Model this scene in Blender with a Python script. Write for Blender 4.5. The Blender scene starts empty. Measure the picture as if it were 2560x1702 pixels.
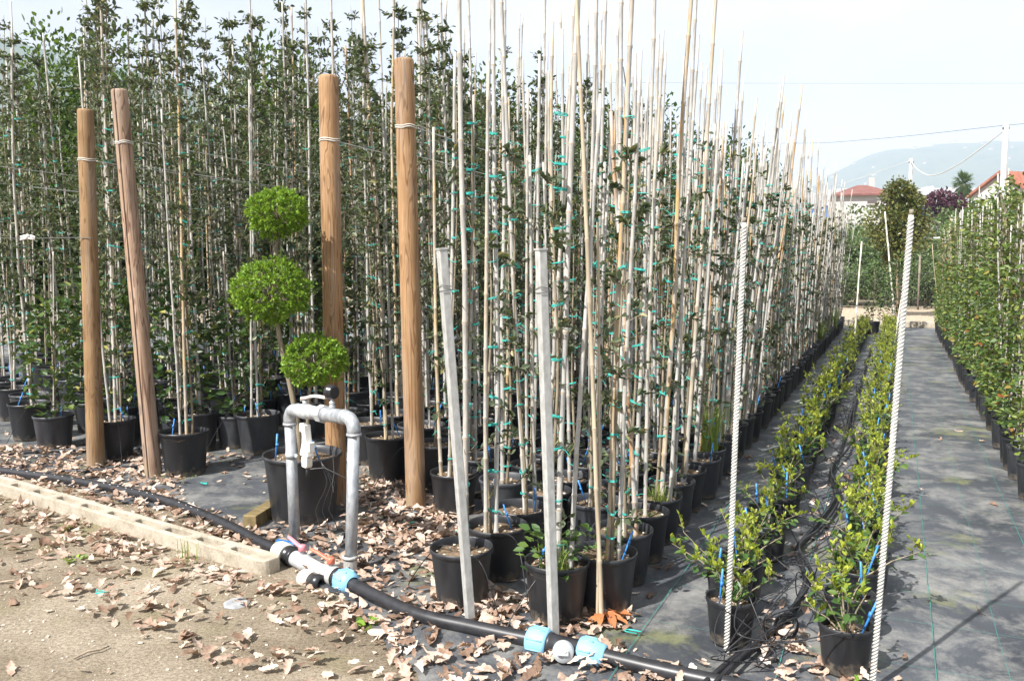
import bpy, math, random
import numpy as np
from mathutils import Vector, Matrix, noise

R = math.radians
scene = bpy.context.scene

# ------------------------------------------------------------------ camera
cam_d = bpy.data.cameras.new('camera')
cam_d.sensor_width = 36.0
cam_d.lens = 30.234
cam_d.clip_end = 8000
cam = bpy.data.objects.new('camera', cam_d)
cam.location = (0, 0, 1.6)
cam.rotation_euler = (R(90 - 5.473), 0, 0)
scene.collection.objects.link(cam)
scene.camera = cam

# ------------------------------------------------------------------ sky and sun
SUN_TO = Vector((-0.69, -0.66, 1.08)).normalized()      # direction towards the sun
elev = math.asin(SUN_TO.z)
world = bpy.data.worlds.new('World')
scene.world = world
world.use_nodes = True
wn, wl = world.node_tree.nodes, world.node_tree.links
wn.clear()
out = wn.new('ShaderNodeOutputWorld')
bg = wn.new('ShaderNodeBackground')
bg.inputs['Strength'].default_value = 0.10
sky = wn.new('ShaderNodeTexSky')
sky.sky_type = 'NISHITA'
sky.sun_disc = False
sky.sun_elevation = elev
sky.sun_rotation = math.atan2(SUN_TO.x, SUN_TO.y)
sky.dust_density = 2.0
tc = wn.new('ShaderNodeTexCoord')
mp = wn.new('ShaderNodeMapping')
mp.inputs['Scale'].default_value = (1.0, 1.0, 2.4)
mp.inputs['Location'].default_value = (0.35, 0.2, 0.55)
nz = wn.new('ShaderNodeTexNoise')
nz.inputs['Scale'].default_value = 2.1
nz.inputs['Detail'].default_value = 7
nz.inputs['Roughness'].default_value = 0.5
rp = wn.new('ShaderNodeValToRGB')
rp.color_ramp.elements[0].position = 0.36
rp.color_ramp.elements[0].color = (0.62, 0.62, 0.62, 1)
rp.color_ramp.elements[1].position = 0.56
rp.color_ramp.elements[1].color = (1, 1, 1, 1)
nz2 = wn.new('ShaderNodeTexNoise')
nz2.inputs['Scale'].default_value = 3.3
nz2.inputs['Detail'].default_value = 6
cr = wn.new('ShaderNodeValToRGB')
cr.color_ramp.elements[0].position = 0.40
cr.color_ramp.elements[0].color = (3.7, 3.82, 4.1, 1)
cr.color_ramp.elements[1].position = 0.55
cr.color_ramp.elements[1].color = (4.5, 4.55, 4.65, 1)
mx = wn.new('ShaderNodeMix')
mx.data_type = 'RGBA'
wl.new(tc.outputs['Generated'], mp.inputs['Vector'])
wl.new(mp.outputs['Vector'], nz.inputs['Vector'])
wl.new(mp.outputs['Vector'], nz2.inputs['Vector'])
wl.new(nz.outputs['Fac'], rp.inputs['Fac'])
wl.new(nz2.outputs['Fac'], cr.inputs['Fac'])
wl.new(rp.outputs['Color'], mx.inputs['Factor'])
wl.new(sky.outputs['Color'], mx.inputs['A'])
wl.new(cr.outputs['Color'], mx.inputs['B'])
wl.new(mx.outputs['Result'], bg.inputs['Color'])
wl.new(bg.outputs['Background'], out.inputs['Surface'])

sun_d = bpy.data.lights.new('sun', 'SUN')
sun_d.energy = 5.0
sun_d.angle = R(0.6)
sun_d.color = (1.0, 0.965, 0.92)
sun = bpy.data.objects.new('sun', sun_d)
sun.rotation_euler = SUN_TO.to_track_quat('Z', 'Y').to_euler()
sun.location = SUN_TO * 30
scene.collection.objects.link(sun)

vs = scene.view_settings
vs.view_transform = 'Standard'
vs.look = 'None'
vs.exposure = 1.32
vs.gamma = 1.0
vs.use_curve_mapping = False
scene.cycles.use_denoising = True
scene.cycles.max_bounces = 4
scene.cycles.diffuse_bounces = 2
scene.cycles.transparent_max_bounces = 8
scene.cycles.volume_bounces = 0

# ------------------------------------------------------------------ frame of the rows
YAW = R(24.03)                       # the rows run away from the camera along U, V points to their right
UX, UY = math.sin(YAW), math.cos(YAW)
VX, VY = math.cos(YAW), -math.sin(YAW)
def W(u, v, z=0.0):
    return Vector((u * UX + v * VX, u * UY + v * VY, z))

# ------------------------------------------------------------------ helpers
COL = scene.collection.objects
def link(o, parent=None):
    COL.link(o)
    if parent is not None:
        o.parent = parent
    return o
def tag(o, label=None, cat=None, group=None, kind=None):
    if label: o['label'] = label
    if cat: o['category'] = cat
    if group: o['group'] = group
    if kind: o['kind'] = kind
    return o
def empty(name, loc, rz=0.0):
    o = bpy.data.objects.new(name, None)
    o.empty_display_size = 0.1
    o.location = loc
    o.rotation_euler = (0, 0, rz)
    return link(o)
def inst(name, mesh, parent=None, loc=(0, 0, 0), rot=(0, 0, 0), scale=(1, 1, 1)):
    o = bpy.data.objects.new(name, mesh)
    o.location = loc
    o.rotation_euler = rot
    o.scale = scale
    return link(o, parent)

class MB:
    def __init__(s):
        s.v, s.f, s.m = [], [], []
    def add(s, verts, faces, mi=0):
        b = len(s.v)
        s.v.extend([tuple(p) for p in verts])
        s.f.extend([tuple(i + b for i in f) for f in faces])
        s.m.extend([mi] * len(faces))
        return s
    def box(s, c, size, M=None, mi=0):
        hx, hy, hz = size[0] / 2, size[1] / 2, size[2] / 2
        P = [Vector((x * hx, y * hy, z * hz)) for z in (-1, 1) for y in (-1, 1) for x in (-1, 1)]
        if M is not None: P = [M @ p for p in P]
        P = [p + Vector(c) for p in P]
        return s.add(P, [(0, 2, 3, 1), (4, 5, 7, 6), (0, 1, 5, 4), (2, 6, 7, 3), (0, 4, 6, 2), (1, 3, 7, 5)], mi)
    def tube(s, pts, rad, n=8, mi=0, cap=True, ringmi=None, phase=0.0):
        pts = [Vector(p) for p in pts]
        k = len(pts)
        if not hasattr(rad, '__len__'): rad = [rad] * k
        b = len(s.v)
        nrm = None
        for i, p in enumerate(pts):
            t = (pts[min(i + 1, k - 1)] - pts[max(i - 1, 0)])
            t = t.normalized() if t.length > 1e-9 else Vector((0, 0, 1))
            if nrm is None:
                nrm = t.cross(Vector((0.13, 0.97, 0.2)))
                if nrm.length < 1e-3: nrm = t.cross(Vector((1, 0, 0)))
            nrm = nrm - t * nrm.dot(t)
            nrm.normalize()
            bn = t.cross(nrm)
            for j in range(n):
                a = 2 * math.pi * j / n + phase
                q = p + (nrm * math.cos(a) + bn * math.sin(a)) * rad[i]
                s.v.append((q.x, q.y, q.z))
        for i in range(k - 1):
            for j in range(n):
                j2 = (j + 1) % n
                s.f.append((b + i * n + j, b + i * n + j2, b + (i + 1) * n + j2, b + (i + 1) * n + j))
                s.m.append(ringmi[i] if ringmi else mi)
        if cap:
            s.f.append(tuple(b + j for j in reversed(range(n)))); s.m.append(mi)
            s.f.append(tuple(b + (k - 1) * n + j for j in range(n))); s.m.append(mi)
        return s
    def lathe(s, prof, n=24, mi=0, M=None, closed=False):
        b = len(s.v)
        for r, z in prof:
            for j in range(n):
                a = 2 * math.pi * j / n
                p = Vector((r * math.cos(a), r * math.sin(a), z))
                if M is not None: p = M @ p
                s.v.append((p.x, p.y, p.z))
        for i in range(len(prof) - 1):
            for j in range(n):
                j2 = (j + 1) % n
                s.f.append((b + i * n + j, b + i * n + j2, b + (i + 1) * n + j2, b + (i + 1) * n + j)); s.m.append(mi)
        if closed:
            s.f.append(tuple(b + j for j in reversed(range(n)))); s.m.append(mi)
            s.f.append(tuple(b + (len(prof) - 1) * n + j for j in range(n))); s.m.append(mi)
        return s
    def arr(s, V, F, mi=0):
        b = len(s.v)
        s.v.extend(map(tuple, V.tolist()))
        s.f.extend(map(tuple, (F + b).tolist()))
        s.m.extend([mi] * len(F))
        return s
    def mesh(s, name, mats, smooth=True):
        me = bpy.data.meshes.new(name)
        me.from_pydata(s.v, [], s.f)
        for m in (mats if isinstance(mats, (list, tuple)) else [mats]):
            me.materials.append(m)
        if any(s.m): me.polygons.foreach_set('material_index', s.m)
        me.polygons.foreach_set('use_smooth', [smooth] * len(s.f))
        me.update()
        return me
    def build(s, name, mats, parent=None, smooth=True, loc=(0, 0, 0), rot=(0, 0, 0)):
        return inst(name, s.mesh(name, mats, smooth), parent, loc, rot)

def axis_matrix(p, d, up=Vector((0, 0, 1))):
    """matrix whose local z is d, placed at p"""
    d = Vector(d).normalized()
    x = up.cross(d)
    if x.length < 1e-4: x = Vector((1, 0, 0))
    x.normalize()
    y = d.cross(x)
    m = Matrix(((x.x, y.x, d.x, p[0]), (x.y, y.y, d.y, p[1]), (x.z, y.z, d.z, p[2]), (0, 0, 0, 1)))
    return m

def bend(o, w=0.006, seg=2):
    b = o.modifiers.new('edges', 'BEVEL')
    b.width = w
    b.segments = seg
    b.limit_method = 'ANGLE'
    return o

def leaf_arrays(P, D, L, wr, rng, curl=0.15, flat=0.6):
    """folded pointed leaves: positions P, growing directions D, lengths L. Two quads each."""
    N = len(P)
    D = D / (np.linalg.norm(D, axis=1, keepdims=True) + 1e-9)
    up = np.tile(np.array([0., 0., 1.]), (N, 1)) + rng.normal(0, 1 - flat + 0.05, (N, 3))
    S = np.cross(D, up)
    S /= (np.linalg.norm(S, axis=1, keepdims=True) + 1e-9)
    Nn = np.cross(S, D)
    L = L[:, None]
    w = L * wr * rng.uniform(0.8, 1.2, (N, 1))
    c = L * curl * rng.uniform(-0.3, 1.3, (N, 1))
    fold = w * 0.35
    b = P
    t = P + D * L - Nn * c
    r1 = P + D * L * 0.33 + S * w + Nn * fold
    r2 = P + D * L * 0.70 + S * w * 0.8 + Nn * (fold * 0.8) - Nn * c * 0.45
    l1 = P + D * L * 0.33 - S * w + Nn * fold
    l2 = P + D * L * 0.70 - S * w * 0.8 + Nn * (fold * 0.8) - Nn * c * 0.45
    V = np.stack([b, r1, r2, t, l2, l1], axis=1).reshape(-1, 3)
    i = np.arange(N)[:, None] * 6
    F = np.concatenate([i + np.array([[0, 1, 2, 3]]), i + np.array([[0, 3, 4, 5]])], axis=1).reshape(-1, 4)
    return V, F

def rings(n, lo, hi, rng):
    a = rng.uniform(0, 2 * math.pi, n)
    r = rng.uniform(lo, hi, n)
    return np.stack([r * np.cos(a), r * np.sin(a)], axis=1)

ORD = ['first', 'second', 'third', 'fourth', 'fifth', 'sixth', 'seventh', 'eighth', 'ninth', 'tenth', 'eleventh', 'twelfth',
       'thirteenth', 'fourteenth', 'fifteenth', 'sixteenth', 'seventeenth', 'eighteenth', 'nineteenth', 'twentieth']
TENS = {2: 'twenty', 3: 'thirty', 4: 'forty', 5: 'fifty', 6: 'sixty'}
def ordinal(i):
    if i < 20: return ORD[i]
    n = i + 1
    t, r = divmod(n, 10)
    if r == 0: return TENS[t][:-1] + 'ieth'
    return TENS[t] + '-' + ORD[r - 1]

# ------------------------------------------------------------------ materials
def new_mat(name):
    m = bpy.data.materials.new(name)
    m.use_nodes = True
    nt = m.node_tree
    p = nt.nodes['Principled BSDF']
    return m, nt.nodes, nt.links, p
def ramp(N, stops, interp='LINEAR'):
    r = N.new('ShaderNodeValToRGB')
    r.color_ramp.interpolation = interp
    el = r.color_ramp.elements
    while len(el) < len(stops): el.new(0.5)
    for e, (pos, c) in zip(el, stops):
        e.position = pos
        e.color = (c[0], c[1], c[2], 1)
    return r
def tex(N, L, scale=(1, 1, 1), kind='Noise', s=5.0, detail=5, rough=0.55, coord='Object', dist=0.0):
    c = N.new('ShaderNodeTexCoord')
    m = N.new('ShaderNodeMapping')
    m.inputs['Scale'].default_value = scale
    L.new(c.outputs[coord], m.inputs['Vector'])
    if kind == 'Noise':
        t = N.new('ShaderNodeTexNoise')
        t.inputs['Detail'].default_value = detail
        t.inputs['Roughness'].default_value = rough
        t.inputs['Distortion'].default_value = dist
    else:
        t = N.new('ShaderNodeTexVoronoi')
    t.inputs['Scale'].default_value = s
    L.new(m.outputs['Vector'], t.inputs['Vector'])
    return t
def mixc(N, L, fac, a, b, mode='MIX'):
    x = N.new('ShaderNodeMix')
    x.data_type = 'RGBA'
    x.blend_type = mode
    for sock, val in (('Factor', fac), ('A', a), ('B', b)):
        if hasattr(val, 'links') or hasattr(val, 'is_linked'): L.new(val, x.inputs[sock])
        elif sock == 'Factor': x.inputs[sock].default_value = val
        else: x.inputs[sock].default_value = (val[0], val[1], val[2], 1)
    return x.outputs['Result']
def bump(N, L, p, h, strength=0.3, dist=0.01):
    b = N.new('ShaderNodeBump')
    b.inputs['Strength'].default_value = strength
    b.inputs['Distance'].default_value = dist
    L.new(h, b.inputs['Height'])
    L.new(b.outputs['Normal'], p.inputs['Normal'])
def rnd(N, L):
    """a random number for each separate piece, whether it is an object or one island of a mesh"""
    g = N.new('ShaderNodeNewGeometry')
    o = N.new('ShaderNodeObjectInfo')
    a = N.new('ShaderNodeMath'); a.operation = 'ADD'
    f = N.new('ShaderNodeMath'); f.operation = 'FRACT'
    L.new(g.outputs['Random Per Island'], a.inputs[0])
    L.new(o.outputs['Random'], a.inputs[1])
    L.new(a.outputs[0], f.inputs[0])
    return f.outputs[0]

def plain(name, col, rough=0.5, metal=0.0, var=0.12, s=30.0, bumps=0.0, spec=0.5, scale=(1, 1, 1)):
    m, N, L, p = new_mat(name)
    t = tex(N, L, scale, s=s)
    d = [max(0, c * (1 - var * 1.6)) for c in col]
    b = [min(1, c * (1 + var)) for c in col]
    r = ramp(N, [(0.3, d), (0.7, b)])
    L.new(t.outputs['Fac'], r.inputs['Fac'])
    L.new(r.outputs['Color'], p.inputs['Base Color'])
    p.inputs['Roughness'].default_value = rough
    p.inputs['Metallic'].default_value = metal
    p.inputs['Specular IOR Level'].default_value = spec
    if bumps: bump(N, L, p, t.outputs['Fac'], bumps, 0.004)
    return m

def leaf_mat(name, stops, rough=0.42, trans=0.22, tcol=(0.25, 0.38, 0.05), spec=0.35):
    m, N, L, p = new_mat(name)
    r = ramp(N, stops)
    L.new(rnd(N, L), r.inputs['Fac'])
    L.new(r.outputs['Color'], p.inputs['Base Color'])
    p.inputs['Roughness'].default_value = rough
    p.inputs['Specular IOR Level'].default_value = spec
    t = N.new('ShaderNodeBsdfTranslucent')
    t.inputs['Color'].default_value = (*tcol, 1)
    x = N.new('ShaderNodeMixShader')
    x.inputs['Fac'].default_value = trans
    L.new(p.outputs[0], x.inputs[1])
    L.new(t.outputs[0], x.inputs[2])
    L.new(x.outputs[0], N['Material Output'].inputs['Surface'])
    return m

M = {}
M['oak_leaf'] = leaf_mat('oak_leaf', [(0.0, (0.026, 0.040, 0.022)), (0.35, (0.052, 0.072, 0.040)), (0.7, (0.092, 0.116, 0.068)), (0.93, (0.15, 0.17, 0.085)), (1.0, (0.24, 0.20, 0.07))], 0.46, 0.16, (0.20, 0.27, 0.06))
M['box_leaf'] = leaf_mat('box_leaf', [(0.0, (0.06, 0.13, 0.014)), (0.4, (0.13, 0.25, 0.022)), (0.8, (0.20, 0.34, 0.035)), (1.0, (0.30, 0.42, 0.06))], 0.4, 0.30, (0.34, 0.48, 0.05))
M['shrub_leaf'] = leaf_mat('shrub_leaf', [(0.0, (0.03, 0.07, 0.018)), (0.6, (0.06, 0.12, 0.03)), (1.0, (0.12, 0.18, 0.04))], 0.42, 0.15, (0.2, 0.3, 0.05))
M['shoot_leaf'] = leaf_mat('shoot_leaf', [(0.0, (0.13, 0.20, 0.025)), (0.5, (0.26, 0.32, 0.04)), (1.0, (0.42, 0.44, 0.06))], 0.4, 0.35, (0.5, 0.55, 0.06))
M['climber_leaf'] = leaf_mat('climber_leaf', [(0.0, (0.028, 0.06, 0.016)), (0.4, (0.06, 0.11, 0.026)), (0.78, (0.13, 0.19, 0.04)), (0.96, (0.24, 0.28, 0.06)), (1.0, (0.28, 0.07, 0.03))], 0.46, 0.22, (0.3, 0.36, 0.06))
M['camellia_leaf'] = leaf_mat('camellia_leaf', [(0.0, (0.022, 0.05, 0.014)), (0.6, (0.045, 0.095, 0.022)), (0.92, (0.10, 0.15, 0.03)), (1.0, (0.30, 0.27, 0.07))], 0.42, 0.12, (0.2, 0.3, 0.05))
M['hedge_leaf'] = leaf_mat('hedge_leaf', [(0.0, (0.018, 0.040, 0.012)), (0.6, (0.05, 0.095, 0.022)), (1.0, (0.11, 0.16, 0.036))], 0.4, 0.25, (0.2, 0.32, 0.04))
M['olive_leaf'] = leaf_mat('olive_leaf', [(0.0, (0.05, 0.09, 0.03)), (0.6, (0.10, 0.15, 0.06)), (1.0, (0.18, 0.22, 0.09))], 0.5, 0.2, (0.25, 0.33, 0.1))
M['bronze_leaf'] = leaf_mat('bronze_leaf', [(0.0, (0.035, 0.06, 0.018)), (0.5, (0.09, 0.115, 0.03)), (1.0, (0.22, 0.19, 0.06))], 0.35, 0.2, (0.3, 0.3, 0.06))
M['purple_leaf'] = leaf_mat('purple_leaf', [(0.0, (0.035, 0.012, 0.02)), (1.0, (0.10, 0.03, 0.05))], 0.5, 0.15, (0.2, 0.05, 0.08))
M['grass'] = leaf_mat('grass', [(0.0, (0.10, 0.18, 0.03)), (1.0, (0.28, 0.36, 0.07))], 0.5, 0.3, (0.4, 0.5, 0.08))
M['dead_leaf'] = leaf_mat('dead_leaf', [(0.0, (0.13, 0.080, 0.055)), (0.2, (0.29, 0.195, 0.14)), (0.5, (0.48, 0.36, 0.285)), (0.82, (0.57, 0.455, 0.375)), (1.0, (0.65, 0.56, 0.48))], 0.7, 0.12, (0.6, 0.4, 0.22), 0.25)
def blotch(m, lo, sc):
    N, L = m.node_tree.nodes, m.node_tree.links
    p = N['Principled BSDF']
    g = N.new('ShaderNodeNewGeometry')
    t = N.new('ShaderNodeTexNoise')
    t.inputs['Scale'].default_value = sc; t.inputs['Detail'].default_value = 5; t.inputs['Roughness'].default_value = 0.65
    L.new(g.outputs['Position'], t.inputs['Vector'])
    k = ramp(N, [(0.34, lo), (0.60, (1.06, 1.06, 1.06))])
    L.new(t.outputs['Fac'], k.inputs['Fac'])
    L.new(mixc(N, L, 1.0, p.inputs['Base Color'].links[0].from_socket, k.outputs['Color'], 'MULTIPLY'), p.inputs['Base Color'])
blotch(M['dead_leaf'], (0.66, 0.61, 0.58), 45)
M['red_leaf'] = leaf_mat('red_leaf', [(0.0, (0.36, 0.13, 0.05)), (1.0, (0.46, 0.19, 0.07))], 0.6, 0.1, (0.5, 0.2, 0.08))

def m_cane():
    m, N, L, p = new_mat('cane')
    r = ramp(N, [(0.0, (0.49, 0.47, 0.435)), (0.48, (0.44, 0.41, 0.365)), (0.76, (0.47, 0.42, 0.345)), (0.88, (0.54, 0.39, 0.20)), (0.96, (0.52, 0.31, 0.11)), (1.0, (0.38, 0.20, 0.08))])
    L.new(rnd(N, L), r.inputs['Fac'])
    t = tex(N, L, (25, 25, 2.2), s=1.6, detail=4)
    g = ramp(N, [(0.38, (1, 1, 1)), (0.62, (0, 0, 0))])
    L.new(t.outputs['Fac'], g.inputs['Fac'])
    c = mixc(N, L, g.outputs['Color'], r.outputs['Color'], (0.42, 0.41, 0.385))
    t2 = tex(N, L, (60, 60, 9), s=2.5, detail=3)
    g2 = ramp(N, [(0.35, (0.72, 0.72, 0.72)), (0.6, (1, 1, 1))])
    L.new(t2.outputs['Fac'], g2.inputs['Fac'])
    c = mixc(N, L, 1.0, c, g2.outputs['Color'], 'MULTIPLY')
    L.new(c, p.inputs['Base Color'])
    p.inputs['Roughness'].default_value = 0.5
    return m
M['cane'] = m_cane()
M['golden_cane'] = plain('golden_cane', (0.46, 0.385, 0.275), 0.5, 0, 0.25, 3.0, 0, 0.4, (12, 12, 1))
M['cane_node'] = plain('cane_node', (0.36, 0.30, 0.22), 0.7)
M['bark'] = plain('bark', (0.25, 0.21, 0.15), 0.8, 0, 0.3, 40, 0.4, 0.2, (1, 1, 0.3))
M['tree_bark'] = plain('tree_bark', (0.22, 0.19, 0.15), 0.85, 0, 0.3, 12, 0.4, 0.2)
M['tie'] = plain('tie', (0.03, 0.46, 0.40), 0.4)
M['blue_stake'] = plain('blue_stake', (0.04, 0.22, 0.58), 0.45)
M['rubber'] = plain('rubber', (0.022, 0.022, 0.025), 0.4, 0, 0.3, 20)
M['soil'] = plain('soil', (0.16, 0.115, 0.075), 0.95, 0, 0.5, 60, 0.8, 0.1)
M['white_plastic'] = plain('white_plastic', (0.80, 0.79, 0.74), 0.35, 0, 0.04)
M['rod'] = plain('rod', (0.58, 0.57, 0.52), 0.55, 0, 0.22, 9, 0, 0.4, (1, 1, 0.4))
M['cream_plastic'] = plain('cream_plastic', (0.74, 0.70, 0.60), 0.4, 0, 0.05)
M['sky_plastic'] = plain('sky_plastic', (0.22, 0.47, 0.66), 0.38, 0, 0.06)
M['grey_plastic'] = plain('grey_plastic', (0.42, 0.44, 0.45), 0.45, 0, 0.1)
M['black_plastic'] = plain('black_plastic', (0.018, 0.018, 0.02), 0.3)
M['pink_paint'] = plain('pink_paint', (0.66, 0.24, 0.28), 0.45, 0, 0.1)
M['red_paint'] = plain('red_paint', (0.66, 0.17, 0.10), 0.45, 0, 0.12)
M['pale_pink'] = plain('pale_pink', (0.72, 0.62, 0.58), 0.5, 0, 0.12, 60)
M['blue_paint'] = plain('blue_paint', (0.02, 0.16, 0.42), 0.4)
M['twine'] = plain('twine', (0.72, 0.70, 0.64), 0.8)
M['wire'] = plain('wire', (0.62, 0.62, 0.60), 0.5, 0.2)
M['dark_wire'] = plain('dark_wire', (0.10, 0.10, 0.10), 0.5, 0.3)
M['thread'] = plain('thread', (0.03, 0.22, 0.18), 0.6, 0, 0.3, 9)
M['white_wall'] = plain('white_wall', (0.45, 0.44, 0.42), 0.9, 0, 0.06, 1.5)
M['roof_tile'] = plain('roof_tile', (0.29, 0.11, 0.07), 0.85, 0, 0.2, 3)
M['dark_roof'] = plain('dark_roof', (0.19, 0.075, 0.06), 0.85, 0, 0.2, 2)
M['trim'] = plain('trim', (0.44, 0.42, 0.39), 0.8, 0, 0.05, 3)
M['shutter'] = plain('shutter', (0.10, 0.08, 0.07), 0.5)
M['pink_shutter'] = plain('pink_shutter', (0.45, 0.22, 0.22), 0.6)
M['shed_white'] = plain('shed_white', (0.48, 0.50, 0.53), 0.6, 0, 0.03, 2)
M['shed_blue'] = plain('shed_blue', (0.05, 0.20, 0.60), 0.5, 0, 0.05, 2)
M['pole_concrete'] = plain('pole_concrete', (0.40, 0.40, 0.395), 0.8, 0, 0.08, 6)
M['gravel'] = plain('gravel', (0.42, 0.34, 0.25), 0.95, 0, 0.35, 28, 0.8, 0.1)
M['stone'] = plain('stone', (0.30, 0.31, 0.32), 0.8, 0, 0.2, 20, 0.3)
M['pebble'] = plain('pebble', (0.52, 0.46, 0.38), 0.9, 0, 0.3, 40)
M['stick'] = plain('stick', (0.30, 0.24, 0.18), 0.9, 0, 0.3, 30)

def m_concrete():
    m, N, L, p = new_mat('concrete')
    t = tex(N, L, s=9, detail=8, rough=0.65)
    r = ramp(N, [(0.3, (0.27, 0.23, 0.17)), (0.5, (0.40, 0.355, 0.28)), (0.75, (0.47, 0.43, 0.35))])
    L.new(t.outputs['Fac'], r.inputs['Fac'])
    t2 = tex(N, L, s=90, detail=3)
    r2 = ramp(N, [(0.3, (0.78, 0.76, 0.74)), (0.6, (1, 1, 1))])
    L.new(t2.outputs['Fac'], r2.inputs['Fac'])
    L.new(mixc(N, L, 1.0, r.outputs['Color'], r2.outputs['Color'], 'MULTIPLY'), p.inputs['Base Color'])
    p.inputs['Roughness'].default_value = 0.92
    bump(N, L, p, t2.outputs['Fac'], 0.5, 0.004)
    return m
M['concrete'] = m_concrete()

def m_pot():
    m, N, L, p = new_mat('pot')
    t = tex(N, L, (1, 1, 0.35), s=14, detail=5)
    r = ramp(N, [(0.35, (0.011, 0.012, 0.015)), (0.78, (0.036, 0.038, 0.042))])
    L.new(t.outputs['Fac'], r.inputs['Fac'])
    v = tex(N, L, kind='Voronoi', s=34)
    g = ramp(N, [(0.045, (0.6, 0.6, 0.6)), (0.075, (0, 0, 0))])
    L.new(v.outputs['Distance'], g.inputs['Fac'])
    nn = tex(N, L, s=5, detail=2)
    g2 = ramp(N, [(0.52, (0, 0, 0)), (0.62, (1, 1, 1))])
    L.new(nn.outputs['Fac'], g2.inputs['Fac'])
    k = mixc(N, L, 1.0, g.outputs['Color'], g2.outputs['Color'], 'MULTIPLY')
    L.new(mixc(N, L, k, r.outputs['Color'], (0.45, 0.42, 0.34)), p.inputs['Base Color'])
    # dried mud splashed up from the ground
    sx = N.new('ShaderNodeSeparateXYZ')
    oc = N.new('ShaderNodeTexCoord')
    L.new(oc.outputs['Object'], sx.inputs[0])
    mr = N.new('ShaderNodeMapRange')
    mr.inputs['From Min'].default_value = 0.0; mr.inputs['From Max'].default_value = 0.11
    mr.inputs['To Min'].default_value = 0.30; mr.inputs['To Max'].default_value = -0.12
    L.new(sx.outputs['Z'], mr.inputs['Value'])
    ms = tex(N, L, s=22, detail=6, rough=0.7)
    ad = N.new('ShaderNodeMath'); ad.operation = 'ADD'
    L.new(mr.outputs[0], ad.inputs[0]); L.new(ms.outputs['Fac'], ad.inputs[1])
    mm = ramp(N, [(0.60, (0, 0, 0)), (0.82, (0.7, 0.7, 0.7))])
    L.new(ad.outputs[0], mm.inputs['Fac'])
    base = p.inputs['Base Color'].links[0].from_socket
    oi = N.new('ShaderNodeObjectInfo')
    fd_ = ramp(N, [(0.0, (0.75, 0.75, 0.75)), (0.6, (1.1, 1.1, 1.1)), (1.0, (2.4, 2.4, 2.4))])
    L.new(oi.outputs['Random'], fd_.inputs['Fac'])
    base = mixc(N, L, 1.0, base, fd_.outputs['Color'], 'MULTIPLY')
    L.new(mixc(N, L, mm.outputs['Color'], base, (0.20, 0.165, 0.12)), p.inputs['Base Color'])
    rr = ramp(N, [(0.3, (0.36, 0.36, 0.36)), (0.8, (0.6, 0.6, 0.6))])
    L.new(t.outputs['Fac'], rr.inputs['Fac'])
    L.new(rr.outputs['Color'], p.inputs['Roughness'])
    return m
M['pot'] = m_pot()

def m_galv(name='galvanised', a=(0.30, 0.32, 0.34), b=(0.46, 0.48, 0.50), metal=0.45):
    m, N, L, p = new_mat(name)
    t = tex(N, L, (1, 1, 0.5), s=45, detail=4)
    r = ramp(N, [(0.35, a), (0.65, b)])
    L.new(t.outputs['Fac'], r.inputs['Fac'])
    L.new(r.outputs['Color'], p.inputs['Base Color'])
    p.inputs['Metallic'].default_value = metal
    p.inputs['Roughness'].default_value = 0.48
    return m
M['galvanised'] = m_galv()
M['post_steel'] = m_galv('post_steel', (0.36, 0.36, 0.34), (0.50, 0.50, 0.48), 0.15)

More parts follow.
